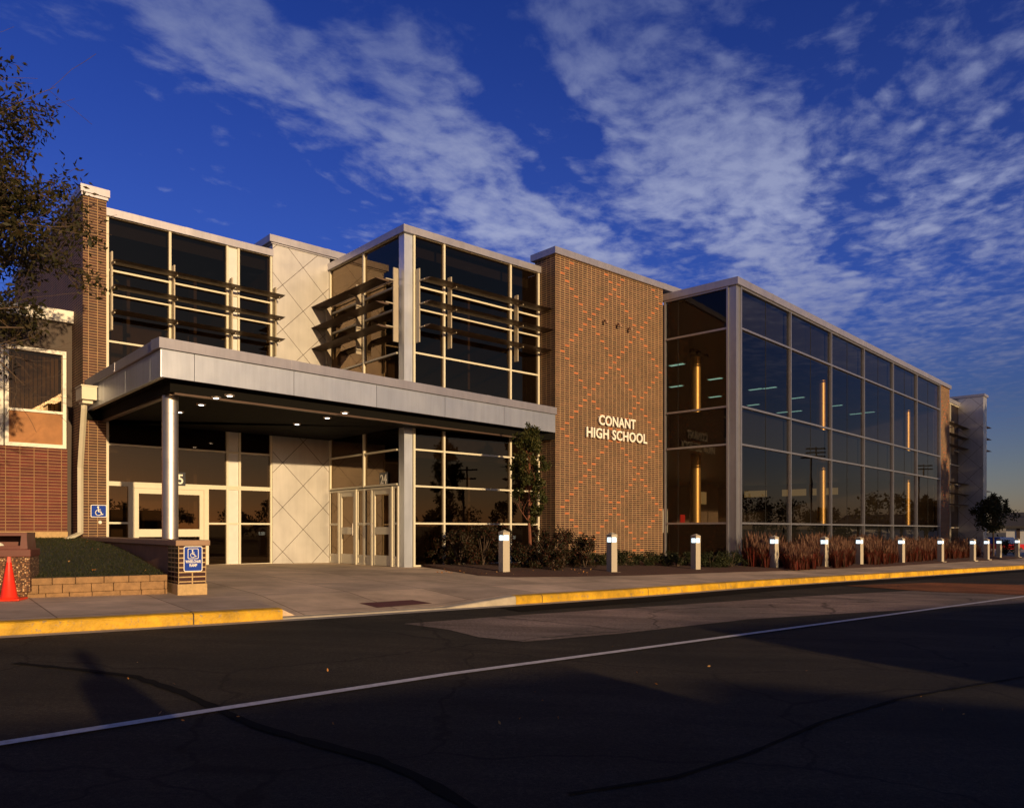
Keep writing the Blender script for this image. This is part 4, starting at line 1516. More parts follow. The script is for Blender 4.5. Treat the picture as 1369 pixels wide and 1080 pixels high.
for a_, b_, nm in ((W.s_at(6), sw1, 0), (W.s_at(-75), W.s_at(4), 1)):
    q = MB()
    zmid = W.z_at(45, 551)
    q.box(W, a_, a_ + 0.08, zw0, zw1, -0.08, 0.06)
    q.box(W, b_ - 0.08, b_, zw0, zw1, -0.08, 0.06)
    for z_, h_ in ((zw0, 0.09), (zmid, 0.06), (zw1 - 0.09, 0.09)):
        q.box(W, a_ + 0.08, b_ - 0.08, z_, z_ + h_, -0.08, 0.05)
    wn = q.build('window', M_white, low)
    q = MB()
    q.face([W.P(a_ + 0.06, zmid, -0.03), W.P(b_ - 0.06, zmid, -0.03), W.P(b_ - 0.06, zw1 - 0.05, -0.03), W.P(a_ + 0.06, zw1 - 0.05, -0.03)])
    q.build('pane', M_glass, wn)
    q = MB()
    q.box(W, a_ + 0.07, b_ - 0.07, zw0 + 0.05, zmid + 0.01, -0.07, -0.01)
    q.build('lower_panel', M_ramp, wn)
    q = MB()
    n_ = 12
    for i in range(n_):
        t0 = a_ + 0.1 + (b_ - a_ - 0.2) * i / n_
        q.box(W, t0, t0 + (b_ - a_ - 0.2) / n_ * 0.8, zmid + 0.05, zw1 - 0.1, -0.30 - 0.02 * (i % 2), -0.27)
    q.build('curtain', M_innerlit, wn)

# ------------------------------------------------------------------ bollard lights
def make_bollard(label):
    t = thing('bollard_light', (0, 0, 0), label, 'bollard', 'lit bollards along the planting bed')
    fr = Frame((0, 0), (1.0, 0.72))
    w = 0.10
    q = MB(); q.box(fr, -w, w, 0.02, 0.80, -w, w); q.build('post', M_bollard, t, bevel=0.006)
    q = MB(); q.box(fr, -0.17, 0.17, -0.02, 0.02, -0.17, 0.17); q.build('base_plate', M_curb, t)
    q = MB(); q.box(fr, -w + 0.02, w - 0.02, 0.80, 0.925, -w + 0.02, w - 0.02); q.build('lamp', M_lamp, t)
    q = MB()
    for a_ in (-1, 1):
        for b_ in (-1, 1):
            q.box(fr, a_ * (w - 0.008) - 0.008, a_ * (w - 0.008) + 0.008, 0.80, 0.925, b_ * (w - 0.008) - 0.008, b_ * (w - 0.008) + 0.008)
    q.box(fr, -w, w, 0.925, 1.0, -w, w)
    q.box(fr, -w - 0.004, w + 0.004, 1.0, 1.055, -w - 0.004, w + 0.004, 0, taper=0.09)
    q.build('cap', M_bollard, t)
    return t


bol = [(674, 767), (818, 766.5), (930, 763), (1035, 761), (1102, 759), (1149, 756), (1205, 753.5), (1257.5, 751.5), (1300.5, 750), (1319, 748.5), (1335.5, 746.8), (1360, 745)]
names = ['tallest lit metal bollard, in front of the leafy young tree', 'lit square metal bollard in front of the patterned brick wall', 'lit square metal bollard before the return glass right of the brick wall',
         'lit bollard in the red grass nearest the grey corner post', 'second lit bollard in the red grass from the corner post', 'third lit bollard in the red grass from the corner post',
         'fourth lit bollard in the red grass from the corner post', 'lit bollard in the red grass before the far brick pier', 'lit bollard in front of the far dark panel wall',
         'lit bollard at the foot of the far wing corner', 'lit bollard in front of the small far tree', 'lit bollard at the right edge of the photo']
P0 = None
BOLLARDS = []
for (px, py), nm in zip(bol, names):
    x, y = ground_at(px, py)
    BOLLARDS.append((x, y))
    if P0 is None:
        o = P0 = make_bollard(nm)
    else:
        o = copy_tree(P0)
        o['label'] = nm
    o.location = (x, y, walk_z(x, y) + 0.02)

# ------------------------------------------------------------------ ramp wall, pillar, retaining wall, lawn
px_, py_ = ground_at(238.5, 795.5)
dir_back = Vector((-10.55 - px_, 19.0 - py_)).normalized()
Rm = Frame((px_, py_), (dir_back.x, dir_back.y))      # s runs back to the building; o>0 faces left
zg = walk_z(px_, py_)
zcap = zg + 0.86
ramp_o = thing('ramp_wall', (px_, py_, zg), 'low brown ramp wall with a flat cap ending in a dark brick pillar', 'wall')
PW = 0.42
q = MB()
q.box(Rm, 0.0, 0.62, zg + 0.17, zcap - 0.09, 0.0, PW)
q.build('brick_pillar', M_glazed, ramp_o)
q = MB()
q.box(Rm, -0.015, 0.635, zg - 0.2, zg + 0.17, -0.015, PW + 0.015)
q.build('base_course', M_tanstone, ramp_o, bevel=0.008)
L_r = math.hypot(-10.55 - px_, 19.0 - py_)
q = MB()
q.box(Rm, 0.64, L_r - 0.1, zg - 0.2, zcap - 0.09, 0.03, PW - 0.06)
q.build('concrete_wall', M_ramp, ramp_o)
q = MB()
q.box(Rm, -0.05, L_r - 0.1, zcap - 0.088, zcap, -0.05, PW + 0.05)
q.build('wall_cap', M_cap, ramp_o, bevel=0.01)


def isa(mb, fr, s, z, o, h, mat=0):
    """the wheelchair figure, raised 2 mm"""
    def P2(x, y): return (s + x * h, z + y * h)
    def stroke(pts, w):
        for (x0, y0), (x1, y1) in zip(pts, pts[1:]):
            l = math.hypot(x1 - x0, y1 - y0)
            nx, ny = -(y1 - y0) / l * w / 2, (x1 - x0) / l * w / 2
            ex, ey = (x1 - x0) / l * w * 0.3, (y1 - y0) / l * w * 0.3
            c = [(x0 - nx - ex, y0 - ny - ey), (x1 - nx + ex, y1 - ny + ey), (x1 + nx + ex, y1 + ny + ey), (x0 + nx - ex, y0 + ny - ey)]
            mb.face([fr.P(P2(*p)[0], P2(*p)[1], o) for p in c], mat)
    mb.face([fr.P(*P2(-0.06 + 0.09 * math.cos(t * math.pi / 8), 0.40 + 0.09 * math.sin(t * math.pi / 8)), o) for t in range(16)], mat)
    stroke([(-0.05, 0.30), (-0.02, -0.06), (0.18, -0.06), (0.28, -0.34), (0.38, -0.30)], 0.085)
    stroke([(-0.03, 0.14), (0.16, 0.14)], 0.07)
    arc = [(-0.02 + 0.27 * math.cos(math.radians(d)), -0.16 + 0.27 * math.sin(math.radians(d))) for d in range(118, 345, 14)]
    stroke(arc, 0.075)


def rounded(fr, s, z, w, h, r, o):
    out = []
    for cx_, cz_, a0 in ((w / 2 - r, h / 2 - r, 0), (-w / 2 + r, h / 2 - r, 90), (-w / 2 + r, -h / 2 + r, 180), (w / 2 - r, -h / 2 + r, 270)):
        for k in range(6):
            a_ = math.radians(a0 + 18 * k)
            out.append(fr.P(s + cx_ + r * math.cos(a_), z + cz_ + r * math.sin(a_), o))
    return out


def plate(mb, fr, s, z, w, h, r, o0, o1, mat=0):
    a_, b_ = rounded(fr, s, z, w, h, r, o0), rounded(fr, s, z, w, h, r, o1)
    mb.face(b_, mat); mb.face(a_[::-1], mat)
    for k in range(len(a_)):
        mb.face([a_[k], a_[(k + 1) % len(a_)], b_[(k + 1) % len(a_)], b_[k]], mat)


Pf = Frame(tuple(Rm.P(0, 0, 0))[:2], Rm.n)         # pillar front face, s runs right
sc_, zc_ = PW * 0.52, zcap - 0.09 - 0.205
sg = thing('ramp_sign', Pf.P(sc_, zc_, 0.01), 'blue sign with wheelchair symbol and WHEELCHAIR RAMP on the brick pillar', 'sign')
q = MB(); plate(q, Pf, sc_, zc_, 0.285, 0.40, 0.03, 0.006, 0.010); q.build('sign_border', M_white, sg)
q = MB(); plate(q, Pf, sc_, zc_, 0.262, 0.377, 0.022, 0.0102, 0.0125); q.build('sign_face', M_blue, sg)
q = MB()
plate(q, Pf, sc_, zc_ + 0.082, 0.165, 0.165, 0.022, 0.0127, 0.0135, 0)
plate(q, Pf, sc_, zc_ + 0.082, 0.147, 0.147, 0.016, 0.0136, 0.0142, 1)
isa(q, Pf, sc_ - 0.003, zc_ + 0.080, 0.0150, 0.13, 0)
q.build('wheelchair_symbol', [M_white, M_blue], sg)
q = MB()
for body, zz, sz, wmax in (('WHEELCHAIR', -0.062, 0.062, 0.235), ('RAMP', -0.122, 0.062, 0.115)):
    me = text_mesh(body, sz, 0.001, 0.0016, 'CENTER')
    w = max(v.co.x for v in me.vertices) - min(v.co.x for v in me.vertices)
    place_text(q, text_faces(me), Pf, sc_, zc_ + zz, 0.0145, 0, wmax / w)
q.build('sign_text', M_white, sg)

# the smaller blue sign on the left pier
s_, z_ = F.s_at(132, 0.11), F.z_at(132, 683, 0.11)
ac = thing('accessibility_sign', F.P(s_, z_, 0.105), 'small square blue wheelchair symbol sign on the left brick pier', 'sign')
q = MB(); plate(q, F, s_, z_, 0.36, 0.31, 0.03, 0.104, 0.109); q.build('sign_border', M_white, ac)
q = MB(); plate(q, F, s_, z_, 0.33, 0.28, 0.022, 0.1092, 0.112); q.build('sign_face', M_blue, ac)
q = MB(); isa(q, F, s_, z_, 0.1135, 0.25); q.build('wheelchair_symbol', M_white, ac)
s_, z_ = F.s_at(134, 0.11), F.z_at(134, 698, 0.11)
q = MB()
q.tube([F.P(s_, z_, 0.102), F.P(s_, z_, 0.125)], [0.045, 0.03], 14)
tag(q.build('door_button', M_white, loc=F.P(s_, z_, 0.102), smooth=True), 'small round white push button under the square blue sign', 'button')

# retaining wall of split blocks
xa, ya = ground_at(30, 799)
xb, yb = ground_at(224, 793.5)
Rt = Frame((xa, ya), (xb - xa, yb - ya))
Lrt = math.hypot(xb - xa, yb - ya)
random.seed(4)
q = MB()
z0_ = min(walk_z(xa, ya), walk_z(xb, yb)) - 0.02
for r, (za, zb2) in enumerate(((0, 0.10), (0.103, 0.225), (0.228, 0.325))):
    s = -0.35 + (0.17 if r % 2 else 0.0)
    while s < Lrt - 0.02:
        l = random.choice((0.30, 0.38, 0.34))
        e_ = min(s + l, Lrt)
        jo = random.uniform(-0.006, 0.006)
        q.box(Rt, s + 0.003, e_ - 0.003, z0_ + za, z0_ + zb2, -0.26, jo)
        s = e_
q.build('retaining_wall', M_block, loc=(xa, ya, z0_), bevel=0.008)
rw = bpy.data.objects['retaining_wall']
tag(rw, 'low tan block retaining wall holding the grass slope beside the ramp', 'wall')

# grass slope
A = Vector((*Rt.P(-6.0, 0, -0.05).xy, z0_ + 0.30))
B = Vector((*Rt.P(Lrt - 0.02, 0, -0.05).xy, z0_ + 0.31))
Cq = Vector((-10.6, 19.1, EYE - 0.16))
D = Vector((-17.5, 14.0, EYE - 0.10))


def slope_pt(a_, b_):
    p = (A.lerp(B, a_)).lerp(D.lerp(Cq, a_), b_)
    p.z += 0.12 * math.sin(math.pi * b_) + 0.015 * math.sin(7 * a_ + 5 * b_)
    return p


mb = MB()
for i in range(24):
    for j in range(24):
        mb.face([slope_pt(i / 24, j / 24), slope_pt((i + 1) / 24, j / 24), slope_pt((i + 1) / 24, (j + 1) / 24), slope_pt(i / 24, (j + 1) / 24)])
tag(mb.build('grass_slope', M_soil), kind='structure')
rng = random.Random(11)
mb = MB()
for _ in range(26000):
    a_, b_ = rng.random() ** 0.6, rng.random() ** 1.3
    p = slope_pt(a_, b_)
    if rng.random() < 0.0022:
        t = Vector((rng.uniform(-1, 1), rng.uniform(-1, 1), 0.3)).normalized() * 0.035
        s = t.orthogonal().normalized() * 0.02
        mb.face([p + Vector((0, 0, 0.05)) - s, p + Vector((0, 0, 0.05)) + t, p + Vector((0, 0, 0.05)) + s], 1)
        continue
    h = rng.uniform(0.015, 0.045)
    tip = p + Vector((rng.uniform(-1, 1) * h * 0.6, rng.uniform(-1, 1) * h * 0.6, h))
    ang = rng.random() * 3.14
    s = Vector((math.cos(ang), math.sin(ang), 0)) * 0.005
    mb.face([p - s, p + s, tip])
tag(mb.build('lawn_grass', [M_lawn, M_dryleaf]), 'short dark lawn grass on the slope behind the block wall', 'grass', kind='stuff')

# ------------------------------------------------------------------ bin and cone
def aggregate_material():
    m = material('exposed_aggregate', (0.20, 0.095, 0.05), rough=0.8, var=0.2)
    t = m.node_tree
    b = t.nodes['Principled BSDF']
    tcn = N(t, 'ShaderNodeTexCoord')
    vo = N(t, 'ShaderNodeTexVoronoi', i_Scale=42.0)
    t.links.new(tcn.outputs['Object'], vo.inputs['Vector'])
    sepc = N(t, 'ShaderNodeSeparateColor')
    t.links.new(vo.outputs['Color'], sepc.inputs[0])
    c = ramp(t, sepc.outputs[0], [(0.0, (0.10, 0.045, 0.025)), (0.55, (0.22, 0.10, 0.05)), (0.8, (0.42, 0.22, 0.10)), (1.0, (0.75, 0.55, 0.33))])
    c = mix_col(t, ramp(t, vo.outputs['Distance'], [(0.35, 0.0), (0.6, 1.0)]), c, (0.07, 0.035, 0.022))
    t.links.new(c, b.inputs['Base Color'])
    bp = N(t, 'ShaderNodeBump', i_Strength=0.8, i_Distance=0.01, invert=True)
    t.links.new(vo.outputs['Distance'], bp.inputs['Height'])
    t.links.new(bp.outputs[0], b.inputs['Normal'])
    return m


xr, yr = ground_at(40, 800)
zt_ = walk_z(xr, yr)
Tf = Frame((xr, yr), (1.0, 0.42))
tr = thing('trash_bin', Tf.P(-0.37, zt_, -0.35), 'square pebble aggregate trash bin with a maroon open hood at the left edge', 'trash bin')
TW = 0.76
q = MB()
q.box(Tf, -TW, 0.0, zt_ + 0.09, zt_ + 0.60, -TW, 0.0)
q.box(Tf, -TW + 0.05, -0.05, zt_, zt_ + 0.09, -TW + 0.05, -0.05)
q.build('bin_body', aggregate_material(), tr, bevel=0.012)
q = MB()
q.box(Tf, -TW - 0.01, 0.01, zt_ + 0.60, zt_ + 0.71, -TW - 0.01, 0.01)
q.build('lid_rim', M_lid, tr, bevel=0.01)
q = MB()
for s0_, s1_ in ((-TW + 0.04, -TW + 0.16), (-0.13, -0.035)):
    q.box(Tf, s0_, s1_, zt_ + 0.71, zt_ + 0.93, -TW + 0.03, -0.04, taper=0.015)
q.box(Tf, -TW + 0.16, -0.13, zt_ + 0.71, zt_ + 0.76, -0.08, -0.04)
q.box(Tf, -TW + 0.16, -0.13, zt_ + 0.71, zt_ + 0.90, -TW + 0.03, -TW + 0.10)
q.box(Tf, -TW + 0.05, -0.045, zt_ + 0.90, zt_ + 0.95, -TW + 0.05, -0.055)
q.build('lid_hood', M_lid, tr, bevel=0.008)
q = MB()
q.tube([Tf.P(-0.40, zt_ + 0.72, -0.2), Tf.P(-0.40, zt_ + 0.78, -0.2), Tf.P(-0.39, zt_ + 0.80, -0.2)], [0.06, 0.045, 0.01], 8)
q.build('litter', M_white, loc=Tf.P(-0.40, zt_ + 0.71, -0.2))
tag(bpy.data.objects['litter'], 'white crumpled paper in the mouth of the trash bin', 'litter')

xc, yc = ground_at(12, 802)
zc0 = walk_z(xc, yc)
cone = thing('traffic_cone', (xc, yc, zc0), 'orange traffic cone with a pale tip in front of the trash bin', 'traffic cone')
q = MB(); q.tube([(xc, yc, zc0 + 0.03), (xc, yc, zc0 + 0.055), (xc, yc, zc0 + 0.53)], [0.125, 0.105, 0.032], 28, cap=True); q.build('cone_body', M_cone, cone, smooth=True)
q = MB(); q.tube([(xc, yc, zc0 + 0.531), (xc, yc, zc0 + 0.61)], [0.033, 0.022], 24); q.build('cone_tip', M_conetip, cone, smooth=True)
q = MB(); q.box(Frame((xc, yc), (1, 0.25)), -0.18, 0.18, zc0, zc0 + 0.03, -0.18, 0.18); q.build('cone_base', M_cone, cone, bevel=0.008)

# ------------------------------------------------------------------ vegetation
def leaf(mb, p, size, rng, mat=0, droop=0.0, asp=0.5):
    d = Vector((rng.gauss(0, 1), rng.gauss(0, 1), rng.gauss(0, 1) - droop)).normalized()
    s = d.orthogonal().normalized()
    s.rotate(Matrix.Rotation(rng.random() * 6.28, 3, d))
    l = size * rng.uniform(0.6, 1.25)
    mid = p + d * l * 0.45
    mb.face([p, mid + s * l * asp * 0.5, p + d * l, mid - s * l * asp * 0.5], mat)


def limb(mb, p, d, length, r, depth, rng, tips, spread=0.6, upward=0.15, mat=0, seg=4, kids=(2, 4)):
    pts, rad = [p], [r]
    q = p.copy()
    for i in range(seg):
        d = (d + Vector((rng.gauss(0, 0.16), rng.gauss(0, 0.16), rng.gauss(0, 0.10) + upward * 0.25))).normalized()
        q = q + d * length / seg
        pts.append(q.copy())
        rad.append(max(0.003, r * (1 - 0.62 * (i + 1) / seg)))
    mb.tube(pts, rad, 7 if r > 0.03 else 4, mat, cap=False)
    if depth <= 1:
        tips.extend(pts[1:])
    if depth == 0: return
    for k in range(rng.randint(*kids)):
        t = rng.uniform(0.35, 1.0)
        i = min(seg - 1, int(t * seg))
        b = pts[i].lerp(pts[i + 1], t * seg - i)
        side = Vector((rng.gauss(0, 1), rng.gauss(0, 1), rng.gauss(0, 0.7) + upward)).normalized()
        limb(mb, b, (d * (1 - spread) + side * spread).normalized(), length * rng.uniform(0.5, 0.75), rad[i] * 0.6, depth - 1, rng, tips, spread, upward, mat, seg, kids)


def clump(mb, c, rad, n, size, rng, mat=0, asp=0.5, droop=0.0):
    for _ in range(n):
        d = Vector((rng.gauss(0, 1), rng.gauss(0, 1), rng.gauss(0, 1))).normalized() * rng.random() ** 0.45
        leaf(mb, Vector((c[0] + d.x * rad[0], c[1] + d.y * rad[1], c[2] + d.z * rad[2])), size, rng, mat, droop, asp)


# big tree whose crown enters at the left edge
rng = random.Random(23)
tx, ty = -12.1, 13.4
tz = 0.75
lt = thing('autumn_tree', (tx, ty, tz), 'large dark autumn tree leaning its branches in from the left edge', 'tree')
mb = MB(); tips = []
mb.tube([(tx, ty, tz - 0.2), (tx, ty, tz + 1.2), (tx + 0.1, ty + 0.05, tz + 2.6), (tx + 0.15, ty, tz + 4.6), (tx + 0.1, ty, tz + 7.0)], [0.24, 0.19, 0.17, 0.13, 0.06], 12)
for z_, d_, l_ in ((3.2, (1.0, 0.05, 0.16), 3.2), (3.6, (0.95, -0.25, 0.22), 3.4), (4.0, (0.9, 0.35, 0.25), 3.3), (4.4, (0.95, 0.0, 0.32), 3.6), (4.8, (0.8, 0.2, 0.45), 3.3), (5.2, (0.8, -0.2, 0.55), 3.2),
                   (5.6, (0.6, 0.1, 0.75), 3.0), (6.0, (0.5, -0.1, 1.0), 2.8), (6.4, (0.3, 0.0, 1.0), 2.4), (3.9, (-0.8, 0.4, 0.5), 2.6), (4.6, (-0.6, -0.6, 0.6), 2.6), (5.2, (-0.2, 0.9, 0.7), 2.6), (6.3, (-0.3, 0.0, 1.0), 2.2),
                   (3.4, (0.85, -0.5, 0.2), 3.0), (4.2, (0.7, 0.6, 0.3), 3.0), (5.0, (0.9, -0.45, 0.4), 3.2)):
    limb(mb, Vector((tx + 0.1, ty, tz + z_)), Vector(d_).normalized(), l_, 0.075, 3, rng, tips, 0.55, 0.10, kids=(3, 4))
mb.build('trunk', M_bark, lt)
mb = MB()
rng.shuffle(tips)
cc = Vector((tx + 0.15, ty, 7.0))
for p in tips:
    d_ = p - cc
    q_ = (d_.x / 4.75) ** 2 + (d_.y / 3.9) ** 2 + (abs(d_.z) / 2.95) ** 3
    if q_ > 1.0 or rng.random() < 0.12: continue
    if rng.random() < 0.36:
        clump(mb, p, (0.30, 0.30, 0.20), rng.randint(20, 36), 0.12, rng, 0, 0.38, 0.2)
    else:
        for _ in range(rng.randint(4, 9)):
            leaf(mb, p + Vector((rng.gauss(0, 0.11), rng.gauss(0, 0.11), rng.gauss(0, 0.09))), 0.115, rng, 0, 0.3, 0.38)
mb.build('crown', M_leafA, lt)


def small_tree(name, px, pbase, Y, top_py, bot_py, wpx, label, lmat, n, lsize, seed, bark, group=None):
    rng = random.Random(seed)
    x = (px - CX) / FPX * Y
    zb_ = walk_z(x, Y) + 0.05
    zt2 = EYE + (HY - top_py) * Y / FPX
    zl = EYE + (HY - bot_py) * Y / FPX
    wr = wpx / 2 * Y / FPX
    t = thing(name, (x, Y, zb_), label, 'tree', group)
    mb = MB(); tips = []
    hgt = zt2 - zb_
    mb.tube([(x, Y, zb_ - 0.1), (x + 0.01, Y, zb_ + (zl - zb_) * 0.6), (x - 0.02, Y, zl + 0.1), (x, Y, zl + (zt2 - zl) * 0.5), (x + 0.02, Y, zt2 - 0.3)],
            [0.055, 0.045, 0.04, 0.025, 0.01], 8)
    for k in range(14):
        f = k / 14
        a_ = rng.random() * 6.28
        limb(mb, Vector((x, Y, zl - 0.15 + (zt2 - zl) * 0.75 * f)), Vector((math.cos(a_), math.sin(a_), 1.1)).normalized(), wr * (1.15 - 0.5 * f), 0.018, 1, rng, tips, 0.5, 0.4, kids=(2, 3))
    mb.build('trunk', bark, t)
    mb = MB()
    H = zt2 - zl
    for k in range(64):
        f = rng.random() ** 0.9
        a_ = rng.random() * 6.28
        prof = math.sin(math.pi * min(1, max(0.0, (f * 0.86 + 0.10)))) ** 0.75
        rr = wr * prof * rng.uniform(0.25, 0.98)
        c = (x + math.cos(a_) * rr, Y + math.sin(a_) * rr, zl + H * (0.06 + 0.86 * f))
        s_ = wr * rng.uniform(0.12, 0.34)
        c = (c[0] + rng.gauss(0, wr * 0.12), c[1], c[2] + rng.gauss(0, H * 0.03))
        clump(mb, c, (s_, s_, s_ * 1.1), n // 64, lsize, rng, 0, 0.55)
    for k in range(5):
        clump(mb, (x + rng.uniform(-0.06, 0.06), Y, zt2 - 0.22 + 0.05 * k), (0.07, 0.07, 0.08), 22, lsize, rng, 0, 0.5)
    mb.build('crown', lmat, t)


small_tree('young_tree', 708, 745, 21.0, 567, 698, 55, 'young leafy tree with reddish trunk before the entrance windows', M_leafB, 8600, 0.078, 3, M_redbark)
small_tree('far_tree', 1328, 742, 44.0, 661, 712, 48, 'small bushy tree at the far end of the glass wing', M_leafE, 4200, 0.16, 8, M_bark)


def shrub(px, Y, wpx, top_py, mat, label, cat_name, n, lsize, seed, group, stems=True, boxy=False, zdrop=0.0):
    rng = random.Random(seed)
    x = (px - CX) / FPX * Y
    zb_ = walk_z(x, Y) + 0.06
    H = EYE + (HY - top_py) * Y / FPX - zb_
    r = wpx / 2 * Y / FPX
    t = thing(cat_name, (x, Y, zb_), label, 'shrub', group)
    mb = MB()
    for k in range(9):
        a_ = rng.random() * 6.28
        rr = r * rng.uniform(0.3, 0.8)
        p = Vector((x, Y, zb_ - 0.05))
        e = Vector((x + math.cos(a_) * rr, Y + math.sin(a_) * rr, zb_ + H * rng.uniform(0.6, 0.95)))
        mb.tube([p, p.lerp(e, 0.5) + Vector((0, 0, H * 0.1)), e], [0.012, 0.008, 0.004], 4, cap=False)
    mb.build('stem', M_bark, t)
    mb = MB()
    nc = 34
    for k in range(nc):
        a_ = rng.random() * 6.28
        if boxy:
            rr = r * math.sqrt(rng.random()) * 0.95
            zz = zb_ + H * rng.uniform(0.08, 0.90)
            s_ = r * 0.22
        else:
            f = rng.random()
            rr = r * math.sqrt(rng.random()) * math.sqrt(max(0.05, 1 - (f * 0.85) ** 2)) * 0.95
            zz = zb_ + H * (0.06 + 0.84 * f)
            s_ = r * rng.uniform(0.16, 0.30)
        clump(mb, (x + math.cos(a_) * rr, Y + math.sin(a_) * rr, zz), (s_, s_, s_), n // nc, lsize, rng, 0, 0.5)
    if not boxy:
        for k in range(12):
            a_ = rng.random() * 6.28
            rr = r * rng.random()
            p = Vector((x + math.cos(a_) * rr, Y + math.sin(a_) * rr, zb_ + H * 0.7))
            e = p + Vector((rng.gauss(0, 0.06), rng.gauss(0, 0.06), H * rng.uniform(0.25, 0.42)))
            for q_ in range(16):
                leaf(mb, p.lerp(e, q_ / 15), lsize, rng, 0, 0, 0.5)
    mb.build('foliage', mat, t)
    return t


sh = [(582, 21.3, 40, 716), (614, 21.0, 50, 708), (646, 21.2, 48, 702), (672, 21.7, 40, 706), (722, 21.4, 44, 706), (752, 21.2, 52, 706), (738, 20.3, 46, 722), (782, 21.6, 44, 716), (700, 20.6, 40, 728)]
sl = ['loose dark shrub nearest the silver corner post of the entrance bay', 'loose red brown shrub, second from the silver corner post', 'loose tall shrub under the pane left of the first bollard', 'loose shrub just behind the first bollard',
      'loose shrub right of the young tree trunk', 'loose red tinged shrub where the dark window meets the brick wall', 'low red tinged shrub in front, between young tree and brick wall', 'loose shrub just left of the second bollard', 'low shrub at the foot of the young tree']
for i, ((px, Y, w, top), lab) in enumerate(zip(sh, sl)):
    shrub(px, Y, w, top, M_leafC, lab, 'loose_shrub', 2700, 0.065, 40 + i, 'loose shrubs before the entrance bay')
hd = [(776, 22.6, 40, 738), (806, 23.0, 40, 739), (838, 23.3, 44, 736), (872, 23.6, 42, 738), (905, 23.4, 40, 738), (950, 23.6, 40, 737), (978, 24.0, 40, 736), (925, 24.2, 34, 740)]
hl = ['clipped dark yew bush beside the loose red shrubs', 'clipped dark yew bush left of the second bollard', 'clipped dark yew bush right of the second bollard', 'clipped dark yew bush under the right end of the brick wall', 'clipped dark yew bush left of the third bollard',
      'clipped dark yew bush right of the third bollard', 'clipped dark yew bush against the grey corner post', 'clipped dark yew bush behind the third bollard']
for i, ((px, Y, w, top), lab) in enumerate(zip(hd, hl)):
    shrub(px, Y, w, top, M_leafD, lab, 'clipped_bush', 3200, 0.05, 80 + i, 'clipped yew bushes', boxy=True)
shrub(1345, 46, 34, 722, M_leafD, 'dark bush at the far end beside the small far tree', 'dark_bush', 1800, 0.09, 99, None)

# red fountain grass along the glass wing
rng = random.Random(5)
mb = MB()
tuft = []
GRASS_O = 2.0
for _ in range(1150):
    s_ = rng.uniform(-0.1, 26.5) if rng.random() < 0.55 else rng.uniform(-0.1, 12)
    o_ = rng.uniform(0.12, 1.0) if rng.random() < 0.5 else rng.uniform(0.5, GRASS_O)
    c = G.P(s_, 0, o_)
    if any((c.x - bx_) ** 2 + (c.y - by_) ** 2 < 0.30 ** 2 or
           ((c.x - bx_) * -G.n[0] + (c.y - by_) * -G.n[1] < 0 and abs((c.x - bx_) * by_ - (c.y - by_) * bx_) / math.hypot(bx_, by_) < 0.30) and (c.x - bx_) ** 2 + (c.y - by_) ** 2 < 4 for bx_, by_ in BOLLARDS): continue
    tuft.append((s_, o_))
for s_, o_ in tuft:
    c = G.P(s_, 0, o_)
    zb_ = walk_z(c.x, c.y) + 0.04
    Hh = rng.uniform(0.56, 0.86) * (0.92 + 0.14 * math.sin(s_ * 1.3 + o_ * 2.0))
    for k in range(34):
        a_ = rng.random() * 6.28
        lean = rng.uniform(0.05, 0.45)
        h = Hh * rng.uniform(0.55, 1.0)
        p = Vector((c.x + math.cos(a_) * 0.06, c.y + math.sin(a_) * 0.06, zb_))
        m_ = p + Vector((math.cos(a_) * lean * 0.35 * h, math.sin(a_) * lean * 0.35 * h, h * 0.62))
        e = p + Vector((math.cos(a_) * lean * h, math.sin(a_) * lean * h, h * rng.uniform(0.85, 1.0)))
        s = Vector((-math.sin(a_ + 0.7), math.cos(a_ + 0.7), 0)) * 0.007
        mb.face([p - s, p + s, m_ + s, m_ - s]); mb.face([m_ - s, m_ + s, e])
    for k in range(7):
        a_ = rng.random() * 6.28
        lean = rng.uniform(0.0, 0.34)
        h = Hh * rng.uniform(1.02, 1.38)
        e = Vector((c.x + math.cos(a_) * lean * h, c.y + math.sin(a_) * lean * h, zb_ + h))
        b_ = e - Vector((math.cos(a_) * 0.05, math.sin(a_) * 0.05, 0.24))
        s = Vector((rng.gauss(0, 1), rng.gauss(0, 1), 0)).normalized() * 0.017
        m_ = b_.lerp(e, 0.4)
        mb.face([b_, m_ + s, e, m_ - s], 1)
        s2 = s.orthogonal().normalized() * 0.015
        mb.face([b_, m_ + s2, e, m_ - s2], 1)
tag(mb.build('fountain_grass', [M_grassr, M_plume]), 'tall red fountain grass with tan plumes along the glass wing', 'ornamental grass', kind='stuff')

# leaves and litter on mulch and asphalt
rng = random.Random(9)
mb = MB()
for _ in range(70):
    x, y = ground_at(rng.uniform(580, 800), rng.uniform(762, 770))
    leaf(mb, Vector((x, y, walk_z(x, y) + 0.05)), 0.06, rng)
for _ in range(22):
    x, y = ground_at(rng.uniform(150, 1300), rng.uniform(840, 1000), road_z)
    leaf(mb, Vector((x, y, road_z(x, y) + 0.012)), 0.035, rng)
tag(mb.build('fallen_leaves', M_dryleaf), 'scattered small dry leaves on the mulch and the asphalt', 'leaves', kind='stuff')

